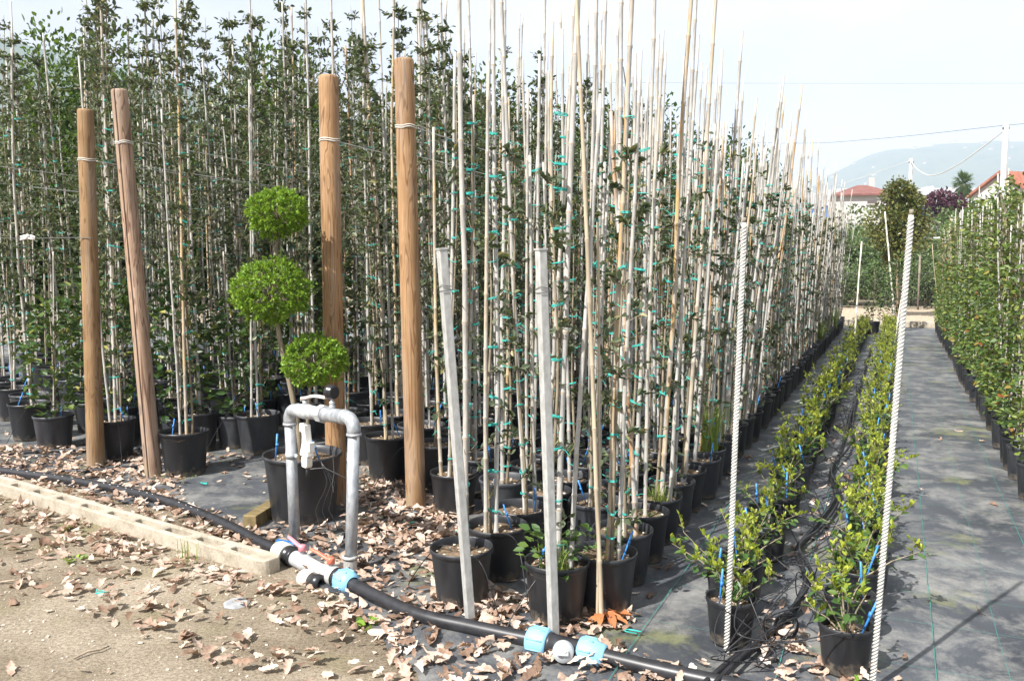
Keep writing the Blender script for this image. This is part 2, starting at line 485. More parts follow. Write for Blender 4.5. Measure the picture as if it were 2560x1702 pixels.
def m_wood(name, dark, mid, light, seed):
    m, N, L, p = new_mat(name)
    c = N.new('ShaderNodeTexCoord')
    mp = N.new('ShaderNodeMapping')
    mp.inputs['Scale'].default_value = (1, 1, 0.10)
    mp.inputs['Location'].default_value = (seed, seed * 1.7, seed * 0.3)
    L.new(c.outputs['Object'], mp.inputs['Vector'])
    n0 = N.new('ShaderNodeTexNoise')
    n0.inputs['Scale'].default_value = 9
    n0.inputs['Detail'].default_value = 3
    n0.inputs['Distortion'].default_value = 0.6
    L.new(mp.outputs['Vector'], n0.inputs['Vector'])
    mul = N.new('ShaderNodeMath'); mul.operation = 'MULTIPLY'; mul.inputs[1].default_value = 62
    sn = N.new('ShaderNodeMath'); sn.operation = 'SINE'
    L.new(n0.outputs['Fac'], mul.inputs[0]); L.new(mul.outputs[0], sn.inputs[0])
    ma = N.new('ShaderNodeMapRange')
    ma.inputs['From Min'].default_value = -1
    L.new(sn.outputs[0], ma.inputs['Value'])
    r = ramp(N, [(0.0, mid), (0.72, light), (1.0, dark)])
    L.new(ma.outputs['Result'], r.inputs['Fac'])
    blot = tex(N, L, (1, 1, 0.5), s=5, detail=4)
    rb = ramp(N, [(0.32, (0.62, 0.58, 0.55)), (0.66, (1.0, 1.0, 1.0))])
    L.new(blot.outputs['Fac'], rb.inputs['Fac'])
    col = mixc(N, L, 1.0, r.outputs['Color'], rb.outputs['Color'], 'MULTIPLY')
    vo = tex(N, L, (1.0, 1.0, 0.42), kind='Voronoi', s=5.2)
    kr = ramp(N, [(0.07, (1, 1, 1)), (0.13, (0, 0, 0))])
    L.new(vo.outputs['Distance'], kr.inputs['Fac'])
    col = mixc(N, L, kr.outputs['Color'], col, tuple(x * 0.7 for x in dark))
    wt = tex(N, L, (14, 14, 0.7), s=1.3, detail=5, rough=0.6)
    rw_ = ramp(N, [(0.50, (0, 0, 0)), (0.68, (0.55, 0.55, 0.55))])
    L.new(wt.outputs['Fac'], rw_.inputs['Fac'])
    col = mixc(N, L, rw_.outputs['Color'], col, (0.36, 0.31, 0.26))
    sz_ = N.new('ShaderNodeSeparateXYZ'); L.new(c.outputs['Object'], sz_.inputs[0])
    mr_ = N.new('ShaderNodeMapRange')
    mr_.inputs['From Max'].default_value = 0.30; mr_.inputs['To Min'].default_value = 0.25; mr_.inputs['To Max'].default_value = -0.1
    L.new(sz_.outputs['Z'], mr_.inputs['Value'])
    ad_ = N.new('ShaderNodeMath'); ad_.operation = 'ADD'
    L.new(mr_.outputs[0], ad_.inputs[0]); L.new(blot.outputs['Fac'], ad_.inputs[1])
    rs_ = ramp(N, [(0.55, (0, 0, 0)), (0.78, (0.75, 0.75, 0.75))])
    L.new(ad_.outputs[0], rs_.inputs['Fac'])
    col = mixc(N, L, rs_.outputs['Color'], col, (0.27, 0.22, 0.15))
    fine = tex(N, L, (60, 60, 1.5), s=2.0, detail=4)
    rf = ramp(N, [(0.3, (0.80, 0.80, 0.80)), (0.6, (1, 1, 1))])
    L.new(fine.outputs['Fac'], rf.inputs['Fac'])
    col = mixc(N, L, 1.0, col, rf.outputs['Color'], 'MULTIPLY')
    L.new(col, p.inputs['Base Color'])
    p.inputs['Roughness'].default_value = 0.75
    p.inputs['Specular IOR Level'].default_value = 0.25
    bump(N, L, p, fine.outputs['Fac'], 0.3, 0.003)
    return m
M['wood_amber'] = m_wood('wood_amber', (0.25, 0.135, 0.06), (0.40, 0.24, 0.12), (0.47, 0.295, 0.16), 0.0)
M['wood_grey'] = m_wood('wood_grey', (0.20, 0.12, 0.08), (0.42, 0.29, 0.20), (0.48, 0.34, 0.25), 3.1)
M['wood_honey'] = m_wood('wood_honey', (0.22, 0.13, 0.06), (0.34, 0.215, 0.11), (0.38, 0.245, 0.13), 7.7)
M['wood_plank'] = plain('wood_plank', (0.21, 0.16, 0.08), 0.9, 0, 0.35, 14, 0.4, 0.1, (1, 6, 1))
M['wood_end'] = plain('wood_end', (0.50, 0.38, 0.24), 0.85, 0, 0.2, 30)
M['crack'] = plain('crack', (0.035, 0.02, 0.012), 0.9)

def m_dirt():
    m, N, L, p = new_mat('dirt')
    a = tex(N, L, s=0.9, detail=8, rough=0.62)
    r = ramp(N, [(0.32, (0.15, 0.118, 0.083)), (0.47, (0.27, 0.222, 0.16)), (0.63, (0.44, 0.375, 0.285))])
    L.new(a.outputs['Fac'], r.inputs['Fac'])
    b = tex(N, L, s=60, detail=6, rough=0.75)
    rb = ramp(N, [(0.32, (0.42, 0.40, 0.38)), (0.58, (1, 1, 1))])
    L.new(b.outputs['Fac'], rb.inputs['Fac'])
    col = mixc(N, L, 1.0, r.outputs['Color'], rb.outputs['Color'], 'MULTIPLY')
    g = tex(N, L, s=1.7, detail=6)
    rg = ramp(N, [(0.56, (0, 0, 0)), (0.72, (0.5, 0.5, 0.5))])
    L.new(g.outputs['Fac'], rg.inputs['Fac'])
    col = mixc(N, L, rg.outputs['Color'], col, (0.22, 0.21, 0.09))
    L.new(col, p.inputs['Base Color'])
    p.inputs['Roughness'].default_value = 0.97
    p.inputs['Specular IOR Level'].default_value = 0.15
    bump(N, L, p, b.outputs['Fac'], 0.75, 0.02)
    return m
M['dirt'] = m_dirt()

def m_fabric():
    m, N, L, p = new_mat('fabric')
    a = tex(N, L, s=1.1, detail=7, rough=0.6)
    r = ramp(N, [(0.32, (0.030, 0.034, 0.041)), (0.55, (0.068, 0.074, 0.084)), (0.75, (0.15, 0.157, 0.162))])
    L.new(a.outputs['Fac'], r.inputs['Fac'])
    # dust and dried mud in streaks, moss in patches
    d = tex(N, L, (1.0, 1.0, 1.0), s=3.1, detail=10, rough=0.74, dist=0.3)
    rd = ramp(N, [(0.46, (0, 0, 0)), (0.62, (0.5, 0.5, 0.5)), (0.76, (0.8, 0.8, 0.8))])
    L.new(d.outputs['Fac'], rd.inputs['Fac'])
    col = mixc(N, L, rd.outputs['Color'], r.outputs['Color'], (0.34, 0.33, 0.30))
    g = tex(N, L, s=1.6, detail=8, rough=0.7)
    rg = ramp(N, [(0.55, (0, 0, 0)), (0.66, (0.7, 0.7, 0.7))])
    L.new(g.outputs['Fac'], rg.inputs['Fac'])
    col = mixc(N, L, rg.outputs['Color'], col, (0.19, 0.20, 0.08))
    w = tex(N, L, (1, 1, 1), s=260, detail=2)
    rw = ramp(N, [(0.3, (0.72, 0.72, 0.72)), (0.65, (1.1, 1.1, 1.1))])
    L.new(w.outputs['Fac'], rw.inputs['Fac'])
    col = mixc(N, L, 1.0, col, rw.outputs['Color'], 'MULTIPLY')
    L.new(col, p.inputs['Base Color'])
    p.inputs['Roughness'].default_value = 0.55
    p.inputs['Specular IOR Level'].default_value = 0.45
    bump(N, L, p, w.outputs['Fac'], 0.25, 0.003)
    return m
M['fabric'] = m_fabric()

def m_hill(name, a, b, c):
    m, N, L, p = new_mat(name)
    t = tex(N, L, s=0.012, detail=10, rough=0.7)
    r = ramp(N, [(0.34, a), (0.52, b), (0.66, a), (0.72, c)])
    L.new(t.outputs['Fac'], r.inputs['Fac'])
    L.new(r.outputs['Color'], p.inputs['Base Color'])
    p.inputs['Roughness'].default_value = 1.0
    p.inputs['Specular IOR Level'].default_value = 0.0
    return m
M['hill'] = m_hill('hill', (0.045, 0.075, 0.035), (0.09, 0.12, 0.05), (0.34, 0.27, 0.17))
M['hill_wood'] = m_hill('hill_wood', (0.04, 0.065, 0.03), (0.07, 0.10, 0.04), (0.12, 0.14, 0.06))

# ------------------------------------------------------------------ setting: ground, fabric, hills
mb = MB()
S = 4500
mb.add([(-S, -600, 0), (S, -600, 0), (S, S, 0), (-S, S, 0)], [(0, 1, 2, 3)])
ground = tag(mb.build('ground', M['dirt'], smooth=False), kind='structure')

def front_u(v):
    pts = [(-16, 4.5), (-6.0, 4.25), (-5.0, 4.05), (-4.2, 4.0), (-3.5, 3.85), (-2.9, 3.62), (-2.4, 3.3), (-2.0, 3.0), (-1.6, 2.72), (-1.2, 2.35), (0, 1.6), (9, 1.6)]
    for (a, ua), (b, ub) in zip(pts, pts[1:]):
        if a <= v <= b: return ua + (ub - ua) * (v - a) / (b - a)
    return 2.4
mb = MB()
vsn = np.concatenate([np.linspace(-15, -3, 70), np.linspace(-2.9, 2.0, 90), np.linspace(2.1, 8, 20)])
nu = 150
for i, v in enumerate(vsn):
    u0 = front_u(v) + 0.10 * noise.noise((v * 2.3, 1.3, 0)) + 0.04 * noise.noise((v * 9, 4.3, 0))
    for j in range(nu):
        t = j / (nu - 1)
        u = u0 + (21.78 - u0) * (0.45 * t + 0.55 * t * t)
        z = 0.008 + 0.005 * noise.noise((u * 1.1, v * 2.6, 0.3)) + 0.0025 * noise.noise((u * 4, v * 4, 2.3))
        if -0.05 < v < 0.75: z += 0.006 * max(0, noise.noise((u * 0.35, v * 7.0, 5.1)))
        w = W(u, v, max(z, 0.004))
        mb.v.append((w.x, w.y, w.z))
for i in range(len(vsn) - 1):
    for j in range(nu - 1):
        a = i * nu + j
        mb.f.append((a, a + nu, a + nu + 1, a + 1)); mb.m.append(0)
fabric = tag(mb.build('weed_fabric', M['fabric']), kind='structure')
def ribbon(pts, w, z, mbx):
    """a thin flat thread along (u, v) points"""
    P = []
    for k, (u, v) in enumerate(pts):
        u2, v2 = pts[min(k + 1, len(pts) - 1)]
        u1, v1 = pts[max(k - 1, 0)]
        du, dv = u2 - u1, v2 - v1
        n = math.hypot(du, dv) or 1
        for s in (-1, 1):
            q = W(u - s * dv / n * w, v + s * du / n * w, z)
            P.append(q)
    mbx.add(P, [(2 * k, 2 * k + 1, 2 * k + 3, 2 * k + 2) for k in range(len(pts) - 1)])
for v0, ua, ub in ((0.20, 2.3, 20.5), (0.70, 2.6, 20.5), (-0.93, 2.9, 14), (-0.36, 2.6, 8), (0.45, 3.2, 16)):
    m_ = MB()
    ribbon([(u, v0 + 0.012 * noise.noise((u * 0.9, v0 * 5, 0)) + 0.004 * noise.noise((u * 6, v0, 2))) for u in np.arange(ua, ub, 0.12)], 0.0014 if v0 != 0.45 else 0.0008, 0.0185, m_)
    m_.build('thread', M['thread'], fabric)
for k in range(20):
    u0 = 2.75 + 0.42 * k + 0.05 * math.sin(k * 3)
    m_ = MB()
    va, vb = (-1.15, 1.9) if k % 3 else (-1.3, 2.4)
    ribbon([(u0 + 0.02 * noise.noise((v * 1.6, k, 0)), v) for v in np.arange(va, vb, 0.1)], 0.0008, 0.0178, m_)
    m_.build('thread', M['thread'], fabric)

def heightfield(name, xs, ys, hfun, mat):
    m_ = MB()
    for y in ys:
        for x in xs:
            m_.v.append((x, y, hfun(x, y)))
    n = len(xs)
    for j in range(len(ys) - 1):
        for i in range(n - 1):
            a = j * n + i
            m_.f.append((a, a + 1, a + n + 1, a + n)); m_.m.append(0)
    return m_.build(name, mat)
def interp(x, pts):
    if x <= pts[0][0]: return pts[0][1]
    for (a, ha), (b, hb) in zip(pts, pts[1:]):
        if x <= b: return ha + (hb - ha) * (x - a) / (b - a)
    return pts[-1][1]
RH = [(-600, 0), (0, 30), (400, 90), (640, 130), (837, 196), (958, 272), (1050, 303), (1143, 315), (1300, 326), (1463, 322), (1800, 345), (2400, 300), (3300, 200)]
LH = [(-2600, 600), (-1300, 395), (-868, 368), (-722, 338), (-554, 292), (-355, 215), (-100, 120), (200, 40), (420, 0)]
def right_hill(x, y):
    t = min(1, max(0, (y - 1100) / 1400))
    s = t * t * (3 - 2 * t)
    if y > 2500: s = max(0, 1 - (y - 2500) / 700)
    return -4 + s * (interp(x, RH) + 9 * noise.noise((x * .012, y * .012, 3))) + s * 4 * noise.noise((x * .06, y * .06, 1)) + 34 * s * (1 - s) * noise.noise((x * .004, y * .004, 7)) * 2
def left_hill(x, y):
    t = min(1, max(0, (y - 500) / 1000))
    s = t * t * (3 - 2 * t)
    if y > 1500: s = max(0, 1 - (y - 1500) / 700)
    return -4 + s * (interp(x, LH) + 10 * noise.noise((x * .02, y * .02, 13))) + s * 5 * noise.noise((x * .08, y * .08, 1)) + 30 * s * (1 - s) * noise.noise((x * .006, y * .006, 17)) * 2
tag(heightfield('hill', np.linspace(-600, 3300, 190), np.linspace(1090, 3100, 70), right_hill, M['hill']), kind='structure')
tag(heightfield('hill', np.linspace(-2600, 420, 170), np.linspace(490, 2150, 60), left_hill, M['hill_wood']), kind='structure')

vil = MB()
rgv = random.Random(6)
for k in range(46):
    x, y = rgv.uniform(850, 1650), rgv.uniform(1850, 2430)
    z = right_hill(x, y)
    w_, d_, h_ = rgv.uniform(5, 9), rgv.uniform(5, 8), rgv.uniform(3, 4.5)
    vil.box((x, y, z + h_ / 2 - 2), (w_, d_, h_ + 4), None, 0)
    vil.add([(x - w_ / 2 - .5, y - d_ / 2 - .5, z + h_ + .05), (x + w_ / 2 + .5, y - d_ / 2 - .5, z + h_ + .05), (x + w_ / 2 + .5, y + d_ / 2 + .5, z + h_ + .05), (x - w_ / 2 - .5, y + d_ / 2 + .5, z + h_ + .05), (x - w_ / 2, y, z + h_ + 2.5), (x + w_ / 2, y, z + h_ + 2.5)], [(0, 1, 5, 4), (2, 3, 4, 5), (1, 2, 5), (3, 0, 4)], 1)
tag(vil.build('hill_village', [M['trim'], M['dark_roof']], None, False), 'tiny pale houses scattered over the hazy hill', 'village', kind='stuff')

# kerb and gravel strip that close the aisle
mb = MB()
for k in range(8):
    c = W(21.93, -5.4 + 1.2 * k, 0.07)
    mb = MB()
    mb.box((0, 0, 0), (1.19, 0.16, 0.145))
    kb = tag(bend(mb.build('kerb', M['concrete'], None, False, c, (0, 0, -YAW)), 0.012), kind='structure')
mb = MB()
nuu, nvv = 40, 60
for i in range(nuu):
    for j in range(nvv):
        u = 22.015 + 6.5 * i / (nuu - 1)
        v = -7 + 16 * j / (nvv - 1)
        q = W(u, v, 0.10 + 0.05 * noise.noise((u * 2.5, v * 2.5, 0)) + 0.012 * noise.noise((u * 11, v * 11, 4)))
        mb.v.append(tuple(q))
for i in range(nuu - 1):
    for j in range(nvv - 1):
        a = i * nvv + j
        mb.f.append((a, a + nvv, a + nvv + 1, a + 1)); mb.m.append(0)
tag(mb.build('gravel_strip', M['gravel']), kind='structure')

# ------------------------------------------------------------------ part meshes shared by the potted plants
def pot_mesh(r, h, n=28):
    m_ = MB()
    rb = r * 0.80
    m_.lathe([(0.001, 0.004), (rb * 0.97, 0.004), (rb, 0.012), (r * 0.955, h - 0.028), (r * 0.962, h - 0.026), (r, h - 0.022), (r * 1.008, h - 0.010), (r * 1.0, h - 0.001),
              (r * 0.985, h), (r * 0.955, h - 0.006), (r * 0.93, h - 0.03), (r * 0.89, h - 0.09)], n)
    return m_.mesh('pot', M['pot'])
def soil_mesh(r, h, seed, leaves=True):
    rg = random.Random(seed)
    m_ = MB()
    n = 20
    m_.v.append((0, 0, 0.012))
    for k, rr in enumerate((0.33, 0.66, 1.0)):
        for j in range(n):
            a = 2 * math.pi * j / n
            m_.v.append((r * rr * math.cos(a), r * rr * math.sin(a), rg.uniform(-0.008, 0.012)))
    for j in range(n):
        m_.f.append((0, 1 + j, 1 + (j + 1) % n)); m_.m.append(0)
    for k in range(2):
        for j in range(n):
            j2 = (j + 1) % n
            m_.f.append((1 + k * n + j, 1 + (k + 1) * n + j, 1 + (k + 1) * n + j2, 1 + k * n + j2)); m_.m.append(0)
    for k in range(26):
        a, q = rg.uniform(0, 6.28), r * math.sqrt(rg.random()) * 0.93
        s_ = rg.uniform(0.004, 0.010)
        m_.box((q * math.cos(a), q * math.sin(a), 0.008), (s_ * 1.6, s_, s_ * 0.8), Matrix.Rotation(rg.uniform(0, 3), 3, 'Z') @ Matrix.Rotation(rg.uniform(-.5, .5), 3, 'X'), 1)
    return m_.mesh('soil', [M['soil'], M['pebble']])

def cane_mesh(h, r0, seed, n=8):
    rg = random.Random(seed)
    pts, rad, rm = [], [], []
    z = -0.18
    ax, ay = rg.uniform(-0.035, 0.035), rg.uniform(-0.035, 0.035)
    kx = ky = 0.0
    bx, by = rg.uniform(0, 6.28), rg.uniform(0, 6.28)
    def P(z): return (ax * (math.sin(z * 1.1 + bx) - math.sin(bx)) + kx, ay * (math.sin(z * 1.3 + by) - math.sin(by)) + ky, z)
    def rr(z): return r0 * (1 - 0.30 * z / h)
    pts.append(P(z)); rad.append(rr(z))
    z += rg.uniform(0.1, 0.25)
    while z < h - 0.05:
        q = rr(z)
        kx += rg.gauss(0, 0.003); ky += rg.gauss(0, 0.003)
        for dz, k in ((-0.012, 1.0), (-0.003, 1.22), (0.004, 1.16), (0.011, 0.95)):
            pts.append(P(z + dz)); rad.append(q * k)
        z += rg.uniform(0.20, 0.34)
    pts.append(P(h)); rad.append(rr(h))
    rm = [0]
    nn = (len(pts) - 2) // 4
    rm = []
    for k in range(len(pts) - 1):
        rm.append(1 if (k >= 1 and (k - 1) % 4 == 1) else 0)
    m_ = MB()
    m_.tube(pts, rad, n, 0, True, rm)
    return m_

def stem_pts(h, seed, off, wob=0.012):
    rg = random.Random(seed)
    f1, f2 = rg.uniform(0, 6), rg.uniform(0, 6)
    n = int(h / 0.13)
    return [(off + wob * math.sin(i * 0.55 + f1), wob * math.sin(i * 0.47 + f2), -0.05 + (h + 0.05) * i / n) for i in range(n + 1)]

def oak_variant(seed, h, n, h0, rfun, lo, hi, dens):
    """stem with twigs and the leaves on them; returns (stem MB, leaf V, leaf F, stem MB without twigs)"""
    rng = np.random.default_rng(seed)
    sp = stem_pts(h, seed, 0.030)
    st = MB()
    st.tube(sp, [0.010 - 0.0075 * i / (len(sp) - 1) for i in range(len(sp))], 6)
    thin = MB(); thin.tube(sp[::3], [0.010 - 0.0075 * i / (len(sp[::3]) - 1) for i in range(len(sp[::3]))], 4)
    P, D, L = [], [], []
    per = 7
    nt = n // per
    zs = []
    while len(zs) < nt:
        z = rng.uniform(h0, h)
        if rng.random() < dens(z): zs.append(z)
    for z in zs:
        i = min(len(sp) - 1, max(0, int((z + 0.05) / (h + 0.05) * (len(sp) - 1))))
        b = np.array(sp[i])
        a = rng.uniform(0, 6.283)
        ln = rfun(z) * rng.uniform(0.35, 1.0)
        d = np.array([math.cos(a), math.sin(a), rng.uniform(0.2, 1.1)])
        d /= np.linalg.norm(d)
        e = b + d * ln
        mid = (b + e) / 2 + np.array([0, 0, -0.08 * ln])
        st.tube([b, mid, e], [0.0028, 0.002, 0.0012], 3, cap=False)
        for k in range(per):
            t = 0.25 + 0.75 * (k + rng.random() * 0.6) / per
            q = b * (1 - t) + e * t + rng.normal(0, 0.006, 3)
            dd = d * rng.uniform(0.2, 0.9) + rng.normal(0, 0.65, 3)
            P.append(q); D.append(dd); L.append(rng.uniform(lo, hi))
    # leaves close along the stem
    for k in range(n // 8):
        z = rng.uniform(h0, h)
        i = min(len(sp) - 1, int((z + 0.05) / (h + 0.05) * (len(sp) - 1)))
        P.append(np.array(sp[i]) + rng.normal(0, 0.008, 3)); D.append(np.array([rng.normal(), rng.normal(), rng.uniform(-0.2, 0.8)])); L.append(rng.uniform(lo, hi))
    V, F = leaf_arrays(np.array(P), np.array(D), np.array(L), 0.25, rng, 0.2, 0.45)
    return st, V, F, thin

def tie_mesh(h, seed, step=0.2):
    rg = random.Random(seed)
    m_ = MB()
    z = 0.12
    while z < h:
        cx, tilt = 0.016, rg.uniform(-0.010, 0.010)
        pts = []
        for k in range(11):
            a = 2 * math.pi * k / 10
            pts.append((cx + 0.031 * math.cos(a), 0.0165 * math.sin(a), z + tilt * math.cos(a)))
        m_.tube(pts, 0.0021, 4, cap=False)
        if rg.random() < 0.75:
            m_.tube([(p[0], p[1], p[2] + 0.0055) for p in pts], 0.0019, 4, cap=False)
        for k in range(rg.choice((1, 2, 2))):
            a = rg.uniform(0, 6.28)
            q = Vector((cx + 0.031 * math.cos(a), 0.0165 * math.sin(a), z))
            e = q + Vector((math.cos(a) * rg.uniform(.015, .04), math.sin(a) * rg.uniform(.015, .04), rg.uniform(-.03, .025)))
            m_.tube([q, (q + e) / 2 + Vector((0, 0, .006)), e], 0.0017, 3, cap=False)
        z += step * rg.uniform(0.55, 1.5)
    return m_

def stake_mesh(l=0.15):
    m_ = MB()
    m_.tube([(0, 0, -0.05), (0, 0, l * 0.6), (0, 0, l)], [0.0026, 0.0038, 0.0042], 6)
    m_.box((0.002, 0, l * 0.62), (0.010, 0.007, 0.018))
    return m_.mesh('drip_stake', M['blue_stake'])

POT = {'centre': (pot_mesh(0.148, 0.265), 0.148, 0.265), 'left': (pot_mesh(0.178, 0.325), 0.178, 0.325), 'small': (pot_mesh(0.103, 0.195), 0.103, 0.195),
       'tall': (pot_mesh(0.105, 0.25), 0.105, 0.25), 'big': (pot_mesh(0.238, 0.41, 40), 0.238, 0.41)}
SOIL = {k: [soil_mesh(r * 0.92, h, 10 + s) for s in range(3)] for k, (m_, r, h) in POT.items()}
SOILZ = {k: h - 0.045 for k, (m_, r, h) in POT.items()}
SOILZ['big'] = 0.41 - 0.05
STAKE = stake_mesh()
CM = [M['cane'], M['cane_node']]
CANE_MB = {'centre': [cane_mesh(2.55 + 0.08 * k, 0.0125 + 0.001 * (k % 3), 40 + k) for k in range(6)],
           'left': [cane_mesh(2.95 + 0.17 * k, 0.0115 + 0.001 * (k % 3), 60 + k) for k in range(6)],
           'tall': [cane_mesh(1.8 + 0.12 * k, 0.0085, 80 + k, 7) for k in range(4)]}
CANE = {k: [m_.mesh('cane', CM) for m_ in l] for k, l in CANE_MB.items()}
OAK = {'centre': [oak_variant(100 + k, 1.85 + 0.10 * k, 145, 0.15, lambda z: 0.17 if z < 1.5 else 0.09, 0.034, 0.060, lambda z: 0.55 if z < 0.7 else (1.0 if z < 2.1 else 0.6)) for k in range(6)],
       'left': [oak_variant(200 + k, 3.05 + 0.14 * k, 800, 0.35, lambda z: (0.11 + 0.15 * min(1, max(0, (z - 0.7) / 1.0))) * min(1.0, max(0.52, 1.0 - (z - 2.3) / 1.9)), 0.024, 0.060, lambda z: 0.28 if z < 1.0 else (0.7 if z < 1.7 else 1.0)) for k in range(6)]}
STEM = {k: [o[0].mesh('stem', M['bark']) for o in l] for k, l in OAK.items()}
def fol(V, F, mat, name='foliage'):
    m_ = MB(); m_.arr(V, F)
    return m_.mesh(name, mat, False)
FOL = {k: [fol(o[1], o[2], M['oak_leaf']) for o in l] for k, l in OAK.items()}
TIE = {'centre': [tie_mesh(2.05, 300 + k, 0.17).mesh('plant_tie', M['tie']) for k in range(4)], 'left': [tie_mesh(2.55, 310 + k, 0.27).mesh('plant_tie', M['tie']) for k in range(4)]}

# ------------------------------------------------------------------ the block of staked saplings
rg = random.Random(5)
plants = []      # (u, v, kind, row key, index, lean towards V, lean along U)
def row(key, v, u0, step, u1, kind, jit=0.04, lean=0.0, first=None):
    if v < -2.6: u1 = min(u1, 14.4 + 0.717 * (v + 2.6))
    i = 0
    u = u0
    while u < u1:
        plants.append((u + rg.uniform(-jit, jit), v + rg.uniform(-jit, jit) * 0.8, kind, key, i, lean + rg.gauss(0, 0.022), rg.gauss(0, 0.02)))
        i += 1
        u += step * rg.uniform(0.93, 1.1)
row('edge', -1.18, 3.66, 0.325, 21.2, 'centre', 0.02, 0.035)
row('second', -1.49, 4.45, 0.335, 21, 'centre', 0.03, 0.025)
row('third', -1.79, 3.46, 0.345, 20.5, 'centre', 0.02, 0.015)
row('fourth', -2.13, 4.7, 0.36, 19, 'centre')
row('fifth', -2.52, 4.72, 0.38, 18, 'centre')
row('sixth', -2.9, 5.15, 0.42, 17.5, 'left')
row('seventh', -3.32, 5.2, 0.44, 17, 'left')
row('eighth', -3.72, 5.6, 0.46, 16.5, 'left')
row('ninth', -4.2, 5.9, 0.48, 16, 'left')
row('post', -4.76, 4.75, 0.72, 15, 'left', 0.03)
row('a2', -5.25, 5.35, 0.66, 14.5, 'left')
row('a3', -5.66, 4.86, 0.72, 14, 'left', 0.03)
row('a4', -6.08, 5.35, 0.66, 14, 'left')
row('a5', -6.5, 5.75, 0.66, 13.5, 'left')
for k in range(8):
    row('a%d' % (6 + k), -6.95 - 0.5 * k, 5.15 + 0.28 * k, 0.66, 13.5, 'left')
plants.append((3.465, -1.33, 'centre', 'solo', 0, 0.01, 0.0))

def in_view(u, v):
    q = W(u, v)
    return q.y > 2 and abs(q.x / q.y) < 0.66
plants = [p for p in plants if in_view(p[0], p[1])]
BON = {'edge': 0.42, 'solo': 0.1, 'second': 0.62, 'third': 0.72, 'fourth': 0.85, 'fifth': 0.9}
plants.sort(key=lambda p: W(p[0], p[1]).length * BON.get(p[3], 1.0))
N_IND = 298
ROWS = ['edge', 'second', 'third', 'fourth', 'fifth', 'sixth', 'seventh', 'eighth', 'ninth', 'post', 'a2', 'a3', 'a4', 'a5'] + ['a%d' % (6 + k) for k in range(8)]
SPECIAL = {('solo', 0): 'staked sapling with weeds in its pot behind the middle of the steel posts',
           ('third', 0): 'thin bare-stemmed sapling in white-speckled pot behind the left steel post',
           ('post', 0): 'staked sapling in wide pot touching the leaning grey-brown wooden post'}
seen_rank = {}
mass_p = []
rg = random.Random(77)
for pi, (u, v, kind, key, idx, lv, lu) in enumerate(plants):
    if pi >= N_IND:
        mass_p.append((u, v, kind, lv, lu)); continue
    o = empty('staked_sapling', W(u, v, 0.006 if key != 'x' else 0))
    dist = W(u, v).length
    k = rg.randrange(6)
    if (key, idx) in SPECIAL:
        lab, grp = SPECIAL[(key, idx)], None
    elif key == 'edge':
        lab = 'staked sapling, %s pot from the front in the row edging the aisle' % ordinal(idx)
    elif kind == 'centre':
        lab = 'staked sapling, %s from the front in the %s row left of the aisle' % (ordinal(idx), ordinal(ROWS.index(key)))
    else:
        lab = 'tall leafy staked sapling, %s from the front in the %s row left of the aisle' % (ordinal(idx), ordinal(ROWS.index(key)))
    tag(o, lab, 'sapling', 'staked saplings in black pots')
    ps = rg.uniform(.95, 1.05)
    inst('pot', POT[kind][0], o, (0, 0, 0), (rg.gauss(0, .008), rg.gauss(0, .008), rg.uniform(0, 6)), (ps, ps, 1))
    z = SOILZ[kind]
    if dist < 13: inst('soil', SOIL[kind][k % 3], o, (0, 0, z), (0, 0, rg.uniform(0, 6)))
    # lean in world axes, then spin about the cane
    ax = Vector((VX, VY, 0)) * lv + Vector((UX, UY, 0)) * lu
    lean = Matrix.Rotation(ax.length, 4, Vector((-ax.y, ax.x, 0)).normalized()) if ax.length > 1e-5 else Matrix.Identity(4)
    sp = rg.uniform(0, 6.283)
    e = (lean @ Matrix.Rotation(sp, 4, 'Z')).to_euler()
    off = (rg.uniform(-.03, .03), rg.uniform(-.03, .03), z)
    sz = rg.uniform(0.9, 1.1)
    if key in ('edge', 'solo', 'third') and dist < 5.2: sz = rg.uniform(1.05, 1.22)
    inst('cane', CANE[kind][rg.randrange(6)], o, off, e, (1, 1, sz))
    if rg.random() < (0.85 if kind == 'centre' else 0.45):
        e2 = (Matrix.Rotation(rg.uniform(0.01, 0.05), 4, Vector((rg.gauss(0, 1), rg.gauss(0, 1), 0)).normalized()) @ lean).to_euler()
        inst('cane', CANE[kind][rg.randrange(6)], o, (off[0] + rg.choice((-.05, .05)), off[1] + rg.uniform(-.04, .04), z), e2, (0.85, 0.85, rg.uniform(0.6, 0.95)))
    ss = rg.uniform(0.86, 1.08) * (0.87 if key in ('sixth', 'seventh', 'eighth', 'ninth') else (1.08 if kind == 'left' else 1.0))
    inst('stem', STEM[kind][k], o, off, e, (1, 1, ss))
    if not (key == 'third' and idx == 0):
        tag(inst('foliage', FOL[kind][k], o, off, e, (1, 1, ss)), kind='stuff')
    if dist < 14: tag(inst('plant_tie', TIE[kind][rg.randrange(4)], o, off, e), kind='stuff')
    if dist < 12:
        for q in range(rg.choice((0, 1, 1))):
            a = rg.uniform(0, 6.28); r_ = POT[kind][1] * 0.55
            inst('drip_stake', STAKE, o, (r_ * math.cos(a), r_ * math.sin(a), z), (rg.uniform(-.4, .4), rg.uniform(-.4, .4), a), (1.1, 1.1, 1.0))

